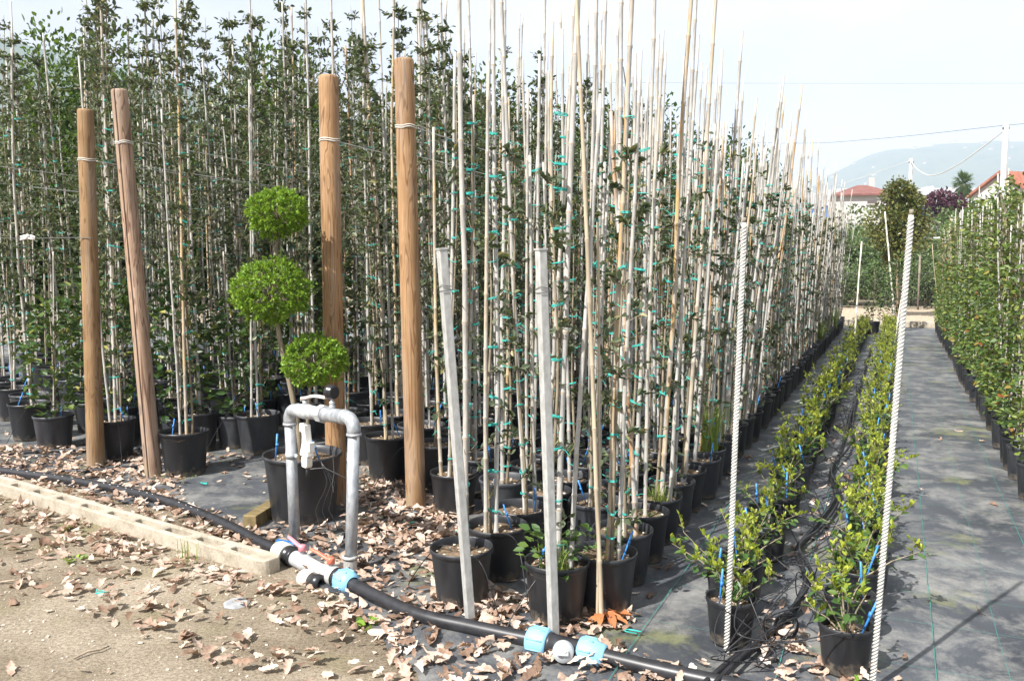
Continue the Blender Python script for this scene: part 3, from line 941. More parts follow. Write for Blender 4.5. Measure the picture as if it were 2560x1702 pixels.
def rot_arr(V, Mx, t):
    A = np.array(Mx.to_3x3())
    return V @ A.T + np.array(t)
mass = MB()
cheap_pot = {k: MB().lathe([(r * 0.8, 0.004), (r, h), (r * 0.93, h - 0.002), (r * 0.88, h - 0.07), (0.001, h - 0.06)], 12) for k, (m_, r, h) in POT.items()}
def mb_arr(m_): return np.array(m_.v)
for (u, v, kind, lv, lu) in mass_p:
    q = W(u, v, 0.006)
    k = rg.randrange(6)
    z = SOILZ[kind]
    ax = Vector((VX, VY, 0)) * lv + Vector((UX, UY, 0)) * lu
    Rm = (Matrix.Rotation(ax.length, 4, Vector((-ax.y, ax.x, 0)).normalized()) if ax.length > 1e-5 else Matrix.Identity(4)) @ Matrix.Rotation(rg.uniform(0, 6.28), 4, 'Z')
    pm = cheap_pot[kind]
    mass.add((mb_arr(pm) + np.array(q)).tolist(), pm.f, 0)
    c = cane_mesh(rg.uniform(2.5, 2.95) if kind == 'centre' else rg.uniform(2.7, 3.5), 0.012, rg.randrange(9999), 5)
    b = len(mass.v)
    mass.v.extend(map(tuple, rot_arr(mb_arr(c), Rm, (q.x, q.y, z)).tolist()))
    mass.f.extend([tuple(i + b for i in f) for f in c.f]); mass.m.extend([1 if not mi else 2 for mi in c.m])
    st, V, F, thin = OAK[kind][k]
    mass.add(rot_arr(mb_arr(thin), Rm, (q.x, q.y, z)).tolist(), thin.f, 3)
    nl = len(V) // 6
    keep = nl if kind == 'centre' else nl // 2
    mass.arr(rot_arr(V[:keep * 6] if kind == 'centre' else V.reshape(-1, 6, 3)[::2].reshape(-1, 3), Rm, (q.x, q.y, z)), F[:(keep if kind == 'centre' else len(V.reshape(-1, 6, 3)[::2])) * 2], 4)
if mass_p:
    tag(mass.build('sapling_block', [M['pot'], M['cane'], M['cane_node'], M['bark'], M['oak_leaf']], smooth=False), 'dense mass of staked saplings far back in the nursery block', 'saplings', kind='stuff')

# ------------------------------------------------------------------ glossy leafy shrubs among the left pots
def bush_variant(seed, h, r, n, lo, hi, base=0.0):
    rng = np.random.default_rng(seed)
    z = base + (h - base) * rng.beta(1.3, 1.2, n)
    a = rng.uniform(0, 6.283, n)
    prof = r * (0.55 + 0.45 * np.sin(np.pi * np.clip((z - base) / (h - base), 0, 1) ** 0.8))
    q = prof * np.sqrt(rng.uniform(0.1, 1, n))
    P = np.stack([q * np.cos(a), q * np.sin(a), z], axis=1)
    D = np.stack([np.cos(a), np.sin(a), rng.uniform(-0.2, 1.0, n)], axis=1) + rng.normal(0, 0.45, (n, 3))
    return leaf_arrays(P, D, rng.uniform(lo, hi, n), 0.26, rng, 0.2, 0.5)
def bush_stem(seed, h, r, k=7):
    rgs = random.Random(seed)
    m_ = MB()
    m_.tube([(0, 0, -.05), (.008, .004, h * .5), (0, 0, h * .95)], [.008, .006, .002], 6)
    for i in range(k * 3):
        a = rgs.uniform(0, 6.28); z0 = h * rgs.uniform(.05, .8)
        m_.tube([(0, 0, z0), (r * .7 * math.cos(a), r * .7 * math.sin(a), z0 + rgs.uniform(.05, .18))], [.0035, .0015], 4, cap=False)
    return m_.mesh('stem', M['bark'])
CAM_F = [fol(*bush_variant(400 + k, 0.95 + 0.12 * k, 0.19, 330, 0.05, 0.085, 0.05), M['camellia_leaf']) for k in range(3)]
CAM_S = [bush_stem(410 + k, 0.95 + 0.12 * k, 0.19) for k in range(3)]
CAM_C = cane_mesh(1.45, 0.009, 5).mesh('cane', CM)
camellias = [(4.98, -6.47, 'small glossy shrub in the leftmost front pot left of the upright wooden post'), (5.22, -5.98, 'glossy shrub with yellowing leaves just left of the upright wooden post'),
             (5.35, -5.42, 'glossy shrub standing between the two left wooden posts'), (5.62, -5.08, 'dark glossy shrub right behind the leaning wooden post'),
             (6.4, -5.45, 'glossy shrub deeper in shade between the left wooden posts'), (6.9, -4.95, 'glossy shrub in shade right of the leaning wooden post'),
             (7.6, -4.3, 'dark glossy shrub in shade left of the clipped topiary stem'), (8.3, -4.0, 'dark glossy shrub in deep shade behind the clipped topiary'),
             (5.6, -6.75, 'glossy shrub behind the leftmost front pot')]
for i, (u, v, lab) in enumerate(camellias):
    o = tag(empty('glossy_shrub', W(u, v, 0.006)), lab, 'shrub', 'glossy shrubs in black pots')
    inst('pot', POT['centre'][0], o, (0, 0, 0), (0, 0, i), (1.08, 1.08, 1.05))
    inst('soil', SOIL['centre'][i % 3], o, (0, 0, 0.215), (0, 0, i), (1.08, 1.08, 1))
    inst('cane', CAM_C, o, (0, 0, 0.2), (rg.uniform(-.05, .05), rg.uniform(-.05, .05), i))
    inst('stem', CAM_S[i % 3], o, (.01, .01, 0.21), (0, 0, i))
    tag(inst('foliage', CAM_F[i % 3], o, (.01, .01, 0.21), (0, 0, i * 1.3), (1.25, 1.25, 1.1)), kind='stuff')
    inst('drip_stake', STAKE, o, (0.09, -0.05, 0.21), (0.2, 0.15, 0))

# ------------------------------------------------------------------ low shrubs in two rows beside the aisle
def low_variant(seed):
    rng = np.random.default_rng(seed)
    rgs = random.Random(seed)
    st = MB()
    P, D, L, P2, D2, L2 = [], [], [], [], [], []
    for b in range(rgs.randint(5, 8)):
        a = rgs.uniform(0, 6.28)
        ln = rgs.uniform(0.12, 0.30)
        lean = rgs.uniform(0.15, 0.95)
        e = np.array([math.cos(a) * lean * ln, math.sin(a) * lean * ln, ln * (1.05 - 0.45 * lean)])
        st.tube([(0, 0, -.02), tuple(e * 0.5 + np.array([0, 0, .01])), tuple(e)], [.004, .003, .0015], 5, cap=False)
        for k in range(9):
            t = 0.25 + 0.75 * k / 9
            dd = np.array([math.cos(a), math.sin(a), 0.3]) * 0.5 + rng.normal(0, 0.7, 3)
            P.append(e * t + rng.normal(0, .008, 3)); D.append(dd); L.append(rgs.uniform(.030, .050))
        for tip in range(rgs.randint(1, 3)):
            s_ = e * rgs.uniform(0.75, 1.0)
            top = s_ + np.array([rgs.gauss(0, .03), rgs.gauss(0, .03), rgs.uniform(.03, .09)])
            st.tube([tuple(s_), tuple(top)], [.002, .001], 3, cap=False)
            for k in range(9):
                t = 0.2 + 0.8 * k / 8
                dd = np.array([rng.normal(0, .55), rng.normal(0, .55), 0.95])
                P2.append(s_ * (1 - t) + top * t); D2.append(dd); L2.append(rgs.uniform(.018, .036))
    V, F = leaf_arrays(np.array(P), np.array(D), np.array(L), 0.27, rng, .2, .5)
    V2, F2 = leaf_arrays(np.array(P2), np.array(D2), np.array(L2), 0.24, rng, .1, .4)
    return st.mesh('stem', M['bark']), fol(V, F, M['shrub_leaf']), fol(V2, F2, M['shoot_leaf'], 'young_shoots')
LOW = [low_variant(500 + k) for k in range(8)]
def low_row(v0, u0, side, u1=20.2):
    u, i = u0, 0
    while u < u1:
        q = W(u, v0 + rg.uniform(-.03, .03), 0.008)
        o = empty('low_shrub', q, rg.uniform(0, 6.28))
        if True:
            lab = 'low yellow-green potted shrub, %s from the front in the %s low row' % (ordinal(i), side)
        tag(o, lab, 'shrub', 'low shrubs in small black pots')
        k = rg.randrange(8)
        inst('pot', POT['small'][0], o)
        if u < 12: inst('soil', SOIL['small'][k % 3], o, (0, 0, SOILZ['small']))
        s_ = rg.uniform(0.70, 1.02)
        inst('stem', LOW[k][0], o, (0, 0, SOILZ['small']), (0, 0, 0), (s_ * 1.25, s_ * 1.25, s_))
        tag(inst('foliage', LOW[k][1], o, (0, 0, SOILZ['small']), (0, 0, 0), (s_ * 1.25, s_ * 1.25, s_)), kind='stuff')
        tag(inst('young_shoots', LOW[k][2], o, (0, 0, SOILZ['small']), (0, 0, 0), (s_ * 1.25, s_ * 1.25, s_)), kind='stuff')
        if u < 13:
            a = rg.uniform(0, 6.28)
            inst('drip_stake', STAKE, o, (.06 * math.cos(a), .06 * math.sin(a), SOILZ['small']), (rg.uniform(-.3, .3), rg.uniform(-.3, .3), 0), (1.2, 1.2, 1.15))
        u += 0.29 * rg.uniform(0.9, 1.15)
        i += 1
low_row(-0.60, 3.53, 'left-hand')
low_row(-0.10, 3.45, 'right-hand')

# ------------------------------------------------------------------ staked climbers on the right
def climber_variant(seed):
    rng = np.random.default_rng(seed)
    n = 560
    z = np.concatenate([rng.uniform(0.10, 1.25, int(n * .70)), rng.uniform(1.2, 1.95, n - int(n * .70))])
    a = rng.uniform(0, 6.283, n)
    r = np.where(z < 1.25, 0.14, 0.085) * np.sqrt(rng.uniform(.08, 1, n))
    P = np.stack([r * np.cos(a), r * np.sin(a), z], axis=1)
    D = np.stack([np.cos(a), np.sin(a), rng.uniform(-.5, .6, n)], axis=1) + rng.normal(0, .4, (n, 3))
    V, F = leaf_arrays(P, D, rng.uniform(.035, .065, n), 0.27, rng, .25, .5)
    st = MB()
    for k in range(3):
        f = rng.uniform(0, 6)
        st.tube([(.025 * math.cos(i * 1.1 + f), .025 * math.sin(i * 1.1 + f), -.02 + 1.85 * i / 22) for i in range(23)], 0.0035, 4, cap=False)
    for k in range(26):
        zz = rng.uniform(.8, 1.8); aa = rng.uniform(0, 6.28); l_ = rng.uniform(.06, .2)
        st.tube([(0, 0, zz), (l_ * .6 * math.cos(aa), l_ * .6 * math.sin(aa), zz + l_ * .2), (l_ * math.cos(aa), l_ * math.sin(aa), zz + l_ * .7)], [.002, .0016, .001], 3, cap=False)
    return st.mesh('stem', M['bark']), fol(V, F, M['climber_leaf'])
CLI = [climber_variant(600 + k) for k in range(6)]
for rk, (v0, ua, ub, nm) in enumerate(((0.90, 6.2, 20.6, 'aisle edge'), (1.22, 6.6, 20.5, 'second row'), (1.55, 7.0, 20, 'third row'), (1.95, 8, 19.5, 'fourth row'))):
    u, i = ua, 0
    st_ = (0.285, 0.33, 0.42, 0.55)[rk]
    while u < ub:
        o = empty('staked_climber', W(u, v0 + rg.uniform(-.03, .03), 0.006))
        if rk == 0: lab = 'leafy staked climber, %s pot along the right edge of the aisle' % ordinal(i)
        else: lab = 'leafy staked climber right of the aisle, %s plant of the %s' % (ordinal(i), nm)
        tag(o, lab, 'climber', 'staked climbers right of the aisle')
        k = rg.randrange(6)
        inst('pot', POT['tall'][0], o)
        if rk == 0 and u < 12: inst('soil', SOIL['tall'][k % 3], o, (0, 0, SOILZ['tall']))
        rz = rg.uniform(0, 6.28)
        e = (rg.gauss(0, .025), rg.gauss(0, .025), rz)
        inst('cane', CANE['tall'][rg.randrange(4)], o, (0, 0, SOILZ['tall']), e, (1, 1, rg.uniform(.88, 1.06)))
        inst('cane', CANE['tall'][rg.randrange(4)], o, (rg.uniform(-.05, .05), rg.uniform(-.05, .05), SOILZ['tall']), (rg.gauss(0, .05), rg.gauss(0, .05), rz), (1, 1, rg.uniform(.75, 1.1)))
        s_ = rg.uniform(.9, 1.1)
        inst('stem', CLI[k][0], o, (0, 0, SOILZ['tall']), e, (1, 1, s_))
        tag(inst('foliage', CLI[k][1], o, (0, 0, SOILZ['tall']), e, (s_, s_, s_)), kind='stuff')
        u += st_ * rg.uniform(.94, 1.08)
        i += 1

# ------------------------------------------------------------------ wooden posts with their wires
def wood_post(base, top, r0, r1, mat, label, seed, crack=None, wrap=None):
    base, top = Vector(base), Vector(top)
    d = top - base
    h = d.length
    o = tag(empty('wooden_post', base), label, 'post', 'round wooden trellis posts')
    q = d.to_track_quat('Z', 'Y').to_euler()
    m_ = MB()
    n = 30
    ang = [2 * math.pi * j / n for j in range(n)]
    if crack is not None:
        ca, c0, c1 = crack
        ang = sorted([a for a in ang if abs((a - ca + math.pi) % (2 * math.pi) - math.pi) > 0.12] + [ca - .07, ca - .02, ca, ca + .02, ca + .07])
    n = len(ang)
    zs = [0, .3, .6, .9, 1.2, 1.5, 1.8, 2.1, 2.4, h - .02, h - .006, h]
    for i, z in enumerate(zs):
        r = r0 + (r1 - r0) * z / h
        if i == len(zs) - 2: r *= 0.96
        if i == len(zs) - 1: r *= 0.86
        for a in ang:
            rr = r * (1 + 0.012 * noise.noise((math.cos(a) * 1.5, math.sin(a) * 1.5, z * .8 + seed)))
            if crack is not None and abs(a - ca) < 1e-6 and c0 <= z <= c1: rr *= 0.80
            aa = a + (0.05 * noise.noise((z * 1.3, seed, 0)))
            m_.v.append((rr * math.cos(aa), rr * math.sin(aa), z))
    for i in range(len(zs) - 1):
        for j in range(n):
            j2 = (j + 1) % n
            isc = crack is not None and (abs(ang[j] - ca) < 1e-6 or abs(ang[j2] - ca) < 1e-6) and zs[i] >= c0 and zs[i + 1] <= c1
            m_.f.append((i * n + j, i * n + j2, (i + 1) * n + j2, (i + 1) * n + j)); m_.m.append(2 if isc else 0)
    m_.f.append(tuple((len(zs) - 1) * n + j for j in range(n))); m_.m.append(1)
    m_.build('shaft', [mat, M['wood_end'], M['crack']], o, True, (0, 0, 0), q)
    if wrap:
        for dz in (0, -0.012):
            w_ = MB()
            r = (r0 + (r1 - r0) * wrap / h) + 0.003
            w_.tube([(r * math.cos(2 * math.pi * k / 20), r * math.sin(2 * math.pi * k / 20), wrap + dz + .004 * math.sin(k * .9)) for k in range(21)], 0.003, 5, cap=False)
            w_.build('twine_wrap', M['twine'], o, True, (0, 0, 0), q)
    return o
toc = math.atan2(-5.4, 0.6)      # side of a post that faces the camera
wood_post((-3.195, 6.482, 0), (-3.15, 6.482, 2.69), .064, .057, M['wood_honey'], 'upright honey-coloured wooden post at the far left, lower than its neighbours', 1, None, 2.33)
wood_post((-2.637, 6.205, 0), (-2.77, 6.205, 2.78), .060, .056, M['wood_grey'], 'weathered grey-brown wooden post leaning left', 2, (toc + .35, .9, 1.8), 2.42)
wood_post((-1.147, 5.497, 0), (-1.145, 5.497, 2.73), .066, .062, M['wood_amber'], 'amber wooden post rising behind the clipped topiary', 3, (toc + .45 + 2 * math.pi, 0, 1.5), 2.34)
wood_post((-0.611, 5.351, 0), (-0.655, 5.351, 2.80), .064, .060, M['wood_amber'], 'tallest wooden post, amber with a long crack, right of the others', 4, (toc + .15 + 2 * math.pi, 0, 1.2), 2.40)
k = 0
PV = [(-5.56, 2.33), (-4.93, 2.42), (-3.29, 2.34), (-2.74, 2.40)]
BACKLAB = ['far left line', 'leaning post line', 'topiary post line', 'tallest post line']
for (pv, wz) in PV:
    for bu in (9.6, 15.0):
        q = W(bu, pv)
        wood_post((q.x, q.y, 0), (q.x + .02, q.y, 2.7), .06, .056, M['wood_amber'], '%s wooden post back inside the saplings in the %s' % ('nearer' if bu < 10 else 'farther', BACKLAB[k]), 10 + k + bu)
    for dz in ((0, -0.17) if k % 2 else (0,)):
        m_ = MB()
        P = []
        for i in range(13):
            t = i / 12
            P.append(W(4.62 + 12 * t, pv, wz + dz - 0.05 * math.sin(math.pi * ((t * 2.2) % 1))))
        m_.tube(P, 0.0027, 5, cap=False)
        tag(m_.build('trellis_wire', M['wire']), '%s white trellis wire running back from the %s' % ('upper' if dz == 0 else 'lower', BACKLAB[k].replace(' line', '')), 'wire', 'trellis wires')
    k += 1
for i, (vv, zz) in enumerate(((-6.6, 2.33), (-7.4, 2.28), (-6.2, 2.15))):
    m_ = MB()
    m_.tube([W(4.7 + t * 11, vv, zz - .04 * math.sin(t * 6)) for t in np.linspace(0, 1, 12)], 0.0025, 5, cap=False)
    tag(m_.build('trellis_wire', M['wire']), ('%s white wire through the saplings left of the upright post' % ('nearest', 'leftmost', 'lowest')[i]), 'wire', 'trellis wires')
m_ = MB()
m_.tube([(-5.3, 6.75, 1.765), (-4.2, 6.62, 1.755), (-3.63, 6.5, 1.745), (-3.25, 6.42, 1.75), (-3.12, 6.42, 1.745)], 0.0028, 5, cap=False)
wr = tag(m_.build('tie_wire', M['dark_wire']), 'thin dark wire strung level from the left edge to the upright post', 'wire')
m_ = MB()
for s_ in (-1, 1):
    m_.tube([(0, 0, 0), (.02 * s_, .005, .012), (.05 * s_, 0, .004), (.055 * s_, 0, -.014), (.02 * s_, 0, -.006), (0, 0, 0)], [.006, .012, .012, .009, .008, .006], 6)
m_.tube([(-.01, 0, -.01), (0, 0, .02), (.015, 0, .012)], .012, 7)
tag(m_.build('rag_knot', M['white_plastic'], None, True, (-3.63, 6.49, 1.75)), 'white rag knotted on the dark wire at the left edge', 'rag')

# ------------------------------------------------------------------ steel posts, ribbed rods, loose canes
def square_post(base, top, w, label):
    base, top = Vector(base), Vector(top)
    d = top - base
    o = tag(empty('steel_post', base), label, 'post', 'square steel posts')
    q = d.to_track_quat('Z', 'Y').to_euler()
    q.z += R(28)
    m_ = MB()
    m_.box((0, 0, d.length / 2), (w, w, d.length))
    bend(m_.build('shaft', M['post_steel'], o, False, (0, 0, 0), q), .004)
    m_ = MB(); m_.box((0, 0, d.length + .003), (w * 1.12, w * 1.12, .007)); m_.build('cap', M['post_steel'], o, False, (0, 0, 0), q)
    for j in range(2):
        m_ = MB()
        h = d.length - .17 + .014 * j
        s_ = w * .5 + .003
        m_.tube([(s_, s_, h), (-s_, s_, h + .006), (-s_, -s_, h - .004), (s_, -s_, h + .01 * j), (s_, s_, h)], .0016, 4, cap=False)
        m_.build('wire_wrap', M['dark_wire'], o, True, (0, 0, 0), q)
    return o
square_post((-0.181, 3.675, -.05), (-0.308, 3.675, 1.635), .038, 'grey square steel post leaning left, left of the two')
square_post((0.180, 3.520, -.05), (0.108, 3.520, 1.632), .038, 'grey square steel post leaning left, right of the two')
def ribbed_rod(base, top, r, label):
    base, top = Vector(base), Vector(top)
    d = top - base
    o = tag(empty('ribbed_rod', base), label, 'rod', 'white spiral-ribbed rods')
    q = d.to_track_quat('Z', 'Y').to_euler()
    h = d.length
    m_ = MB()
    m_.tube([(0, 0, 0), (0, 0, h)], r * .86, 14)
    m_.build('core', M['rod'], o, True, (0, 0, 0), q)
    m_ = MB()
    for st3 in range(3):
        n = int(h / .042 * 12)
        m_.tube([(r * .82 * math.cos(2 * math.pi * (i / 12 + st3 / 3)), r * .82 * math.sin(2 * math.pi * (i / 12 + st3 / 3)), .01 + (h - .02) * i / n) for i in range(n + 1)], r * .42, 5)
    m_.build('spiral_rib', M['rod'], o, True, (0, 0, 0), q)
    m_ = MB(); m_.tube([(0, 0, h), (0, 0, h + .02)], r * .8, 10); m_.build('tip', M['tree_bark'], o, True, (0, 0, 0), q)
ribbed_rod((0.865, 3.338, -.03), (0.894, 3.338, 1.735), .0100, 'white spiral-ribbed rod at the front of the left-hand low row')
ribbed_rod((1.335, 3.055, -.03), (1.405, 3.055, 1.75), .0098, 'white spiral-ribbed rod at the front of the right-hand low row')
for i, (b, t, lab) in enumerate((((0.395, 3.640, 0), (0.262, 3.62, 2.85), 'golden-tan bamboo cane standing on the fabric in front of the pots, taller of the pair'),
                                 ((0.372, 3.648, 0), (0.335, 3.635, 1.75), 'thin bamboo cane leaning beside the golden cane in front of the pots'))):
    b, t = Vector(b), Vector(t)
    m_ = cane_mesh((t - b).length, (.0105, .008)[i], 900 + i, 10)
    for j, p_ in enumerate(m_.v):
        if p_[2] < 0: m_.v[j] = (p_[0], p_[1], 0.0)
    o = tag(m_.build('bamboo_cane', [M['golden_cane'], M['cane_node']], None, True, b, (t - b).to_track_quat('Z', 'Y').to_euler()), lab, 'cane')
for (b, t, r, lab) in (((5.73, 14.32, 0), (5.80, 14.32, 1.87), .016, 'slim pale pole standing in the left-hand low row midway down the aisle'),
                       ((6.70, 15.01, 0), (6.93, 15.0, 1.83), .017, 'slim pale pole standing in the right-hand low row midway down the aisle'),
                       ((9.35, 18.7, 0), (9.36, 18.7, 1.75), .02, 'bamboo pole at the far end of the climber row'),
                       ((8.45, 18.9, 0), (8.1, 18.9, 2.6), .022, 'tall cane among the shrubs at the far end of the low rows')):
    b, t = Vector(b), Vector(t)
    m_ = cane_mesh((t - b).length, r, 910, 8)
    for j, p_ in enumerate(m_.v):
        if p_[2] < 0: m_.v[j] = (p_[0], p_[1], 0.0)
    tag(m_.build('marker_pole', [M['cream_plastic'], M['cane']], None, True, b, (t - b).to_track_quat('Z', 'Y').to_euler()), lab, 'pole')

# ------------------------------------------------------------------ clipped topiary in the big pot
TB = Vector((-1.284, 5.18, 0.006))
o = tag(empty('topiary', TB), 'clipped topiary of three leafy green balls in a big black pot', 'topiary')
inst('pot', POT['big'][0], o)
inst('soil', SOIL['big'][0], o, (0, 0, SOILZ['big']))
def ball(c, rx, rz, n, seed):
    rng = np.random.default_rng(seed)
    nt = n // 9
    d = rng.normal(0, 1, (nt, 3)); d /= np.linalg.norm(d, axis=1, keepdims=True)
    bumpy = 1 + 0.17 * np.array([noise.noise((x * 2.8, y * 2.8, z * 2.8 + seed)) for x, y, z in d])
    rad = bumpy * np.where(rng.random(nt) < 0.75, rng.uniform(.86, 1.0, nt), rng.uniform(.55, .9, nt))
    rad = np.where(rng.random(nt) < 0.07, rad * rng.uniform(1.03, 1.16, nt), rad)
    T = np.repeat(d * rad[:, None] * np.array([rx, rx, rz]) + np.array(c), 9, axis=0)
    dd = np.repeat(d, 9, axis=0)
    k = np.tile(np.arange(9), nt)[:, None] / 9.0
    P = T - dd * (1 - k) * 0.028 + rng.normal(0, .004, (len(T), 3))
    D = dd * (.35 + .8 * k) + rng.normal(0, .75, (len(T), 3)) + np.array([0, 0, .3])
    return leaf_arrays(P, D, rng.uniform(.013, .024, len(T)), 0.32, rng, .1, .2)
balls = [((-0.115, 0, 1.86), .188, .152, 5600, 1), ((-0.165, 0, 1.40), .245, .205, 8200, 2), ((0.09, 0, 0.975), .205, .165, 6000, 3)]
for c, rx, rz, n, s_ in balls:
    V, F = ball(c, rx, rz, n, s_)
    fb = tag(inst('leaf_ball', fol(V, F, M['box_leaf'], 'leaf_ball'), o), kind='stuff')
    m_ = MB()
    rgs = random.Random(s_)
    for k in range(60):
        a, b = rgs.uniform(0, 6.28), rgs.uniform(-1, 1)
        e = Vector((math.cos(a) * math.sqrt(1 - b * b) * rx, math.sin(a) * math.sqrt(1 - b * b) * rx, b * rz)) * .9
        m_.tube([Vector(c) - Vector((0, 0, rz * .5)), Vector(c) + e * .5, Vector(c) + e], [.004, .0025, .001], 3, cap=False)
    m_.build('twigs', M['bark'], fb)
m_ = MB()
m_.tube([(.0, 0, .30), (-.02, .0, .55), (-.06, .0, .80), (-.12, 0, 1.10), (-.155, 0, 1.35), (-.13, 0, 1.65), (-.10, 0, 1.85)], [.019, .018, .017, .015, .013, .011, .008], 9)
m_.build('stem', M['bark'], o)
m_ = MB()
m_.tube([(.02, -.02, .30), (.035, -.01, .55), (.05, 0, .78), (.09, 0, .95)], [.013, .012, .011, .008], 8)
m_.build('stem', M['bark'], o)
for (x, y, a, b) in ((-.15, -.06, .05, .1), (.13, -.08, .25, -.3)):
    inst('drip_stake', STAKE, o, (x, y, SOILZ['big']), (a, b, 0), (1.6, 1.6, 1.2))
m_ = MB()
for i in range(3):
    P = [Vector((.05 + .05 * i, -.10, .36)), Vector((.16, -.20, .40)), Vector((.20 + .02 * i, -.23, .28)), Vector((.13 + .04 * i, -.24, .12)), Vector((.16 + .05 * i, -.26, .01))]
    Q = []
    for k in range(len(P) - 1):
        for t in (0, .33, .66): Q.append(P[k].lerp(P[k + 1], t) + Vector((0.004 * math.sin(k * 3 + t * 6 + i), 0, 0)))
    m_.tube(Q + [P[-1]], .0028, 5, cap=False)
m_.build('drip_tube', M['rubber'], o)

# ------------------------------------------------------------------ standpipe
F1, F2 = Vector((-1.219, 4.707, 0)), Vector((-0.826, 4.264, 0))
T1, T2 = Vector((-1.236, 4.72, 0.765)), Vector((-0.800, 4.285, 0.795))
o = tag(empty('standpipe', F1), 'galvanised standpipe arch with valve, pressure gauge and white controller', 'standpipe')
def loc(p): return Vector(p) - F1
hd = (T2 - T1).normalized()
rP = .0305
m_ = MB(); m_.tube([loc(F1 + Vector((0, 0, -.04))), loc(T1 + Vector((0, 0, -.07)))], rP, 18); m_.build('upright_pipe', M['galvanised'], o)
m_ = MB(); m_.tube([loc(F2 + Vector((0, 0, -.04))), loc(T2 + Vector((0, 0, -.07)))], rP, 18); m_.build('upright_pipe', M['galvanised'], o)
for T, sgn, F_ in ((T1, 1, F1), (T2, -1, F2)):
    P = []
    c = .058
    for k in range(9):
        a = math.pi / 2 * k / 8
        P.append(loc(T) + Vector((0, 0, -c)) + hd * sgn * c * (1 - math.cos(a)) + Vector((0, 0, c * math.sin(a))))
    P.insert(0, loc(T) + Vector((0, 0, -c - .025)))
    P.append(loc(T) + hd * sgn * (c + .03))
    m_ = MB(); m_.tube(P, rP * 1.14, 18)
    for q_, d_ in ((P[0], Vector((0, 0, 1))), (P[-1], hd)):
        m_.lathe([(rP * .9, -.007), (rP * 1.24, -.007), (rP * 1.3, 0), (rP * 1.24, .007), (rP * .9, .007)], 18, 0, axis_matrix(q_, d_))
    m_.build('elbow', M['galvanised'], o)
Ltop = (T2 - T1).length
def ax(s_): return axis_matrix(loc(T1) + hd * s_, hd)
def seg(name, prof, mat, n=18):
    m_ = MB(); m_.lathe(prof, n, 0, axis_matrix(loc(T1), hd)); return m_.build(name, mat, o, n > 8)
seg('valve_body', [(.02, .085), (.036, .088), (.034, .10), (.036, .115), (.041, .14), (.041, .20), (.036, .215), (.037, .225), (.037, .255), (.03, .258)], M['grey_plastic'])
seg('union_nut', [(.02, .30), (.044, .302), (.049, .315), (.049, .345), (.044, .352), (.02, .353)], M['grey_plastic'], 8)
seg('connector', [(.028, .255), (.032, .26), (.036, .275), (.034, .29), (.036, .302)], M['grey_plastic'])
seg('connector', [(.028, .35), (.038, .355), (.038, .40), (.036, .405), (.037, .43), (.037, Ltop - .09), (.04, Ltop - .088), (.04, Ltop - .075), (.03, Ltop - .07)], M['galvanised'])
p0 = loc(T1) + hd * .165
m_ = MB(); m_.tube([p0 + Vector((0, 0, .035)), p0 + Vector((0, 0, .062))], .015, 12); hs = m_.build('handle_stem', M['grey_plastic'], o)
m_ = MB()
prof = [(-.022, .060, .018), (-.015, .075, .022), (.03, .078, .020), (.07, .090, .015), (.12, .092, .012), (.205, .089, .011)]
sd = Vector((0, 0, 1)).cross(hd).normalized()
for s_, z_, w_ in prof:
    for a, b in ((-w_, -.007), (w_, -.007), (w_, .006), (-w_, .006)):
        m_.v.append(tuple(p0 + hd * s_ + sd * a + Vector((0, 0, z_ + b))))
for i in range(len(prof) - 1):
    for j in range(4):
        j2 = (j + 1) % 4
        m_.f.append((i * 4 + j, i * 4 + j2, i * 4 + 4 + j2, i * 4 + 4 + j)); m_.m.append(0)
m_.f += [(3, 2, 1, 0), tuple(len(m_.v) - 4 + j for j in range(4))]; m_.m += [0, 0]
bend(m_.build('valve_handle', M['pale_pink'], o, False), .003)
p1 = loc(T1) + hd * .425
m_ = MB(); m_.lathe([(.016, .03), (.018, .05), (.013, .055), (.016, .062), (.016, .07), (.009, .074), (.009, .092)], 12, 0, Matrix.Translation(p1)); m_.build('gauge_stem', M['galvanised'], o)
gd = Vector((.78, -.55, .0)).normalized()
gp = p1 + Vector((0, 0, .122))
m_ = MB(); m_.lathe([(.001, -.026), (.036, -.026), (.038, -.018), (.038, -.004), (.036, -.002), (.036, .018), (.033, .022), (.001, .0225)], 22, 0, axis_matrix(gp, gd)); g_ = m_.build('pressure_gauge', M['black_plastic'], o)
m_ = MB(); m_.lathe([(.001, 0), (.027, 0)], 20, 0, axis_matrix(gp + gd * .0245, gd)); m_.build('gauge_face', M['black_plastic'], g_)
# white controller hanging beside the left upright
cd = hd.copy(); cd.z = 0; cd.normalize()
cs = Vector((0, 0, 1)).cross(cd).normalized()
cb = loc(T1) + cd * .150 + cs * .012 + Vector((0, 0, -.03))
def slab(outline, th, name, mat, off=0.0, par=None):
    m_ = MB()
    n = len(outline)
    for s_ in (-1, 1):
        for x, z in outline:
            m_.v.append(tuple(cb + (cd * x + cs * (off + s_ * th / 2)) * .85 + Vector((0, 0, z * .82))))
    m_.f.append(tuple(range(n))); m_.f.append(tuple(reversed(range(n, 2 * n))))
    for j in range(n):
        j2 = (j + 1) % n
        m_.f.append((j, j + n, j2 + n, j2))
    m_.m = [0] * len(m_.f)
    return bend(m_.build(name, mat, par or o, False), .006, 3)
ct = slab([(-.04, -.26), (-.05, -.245), (-.035, -.21), (-.022, -.17), (-.018, -.12), (-.022, -.09), (-.018, -.045), (.012, -.045), (.016, -.09), (.026, -.16), (.038, -.20), (.045, -.25), (.042, -.262)], .052, 'controller', M['white_plastic'])
slab([(-.050, -.10), (-.050, -.04), (-.024, -.038), (-.024, -.10)], .045, 'clip', M['white_plastic'], 0, ct)
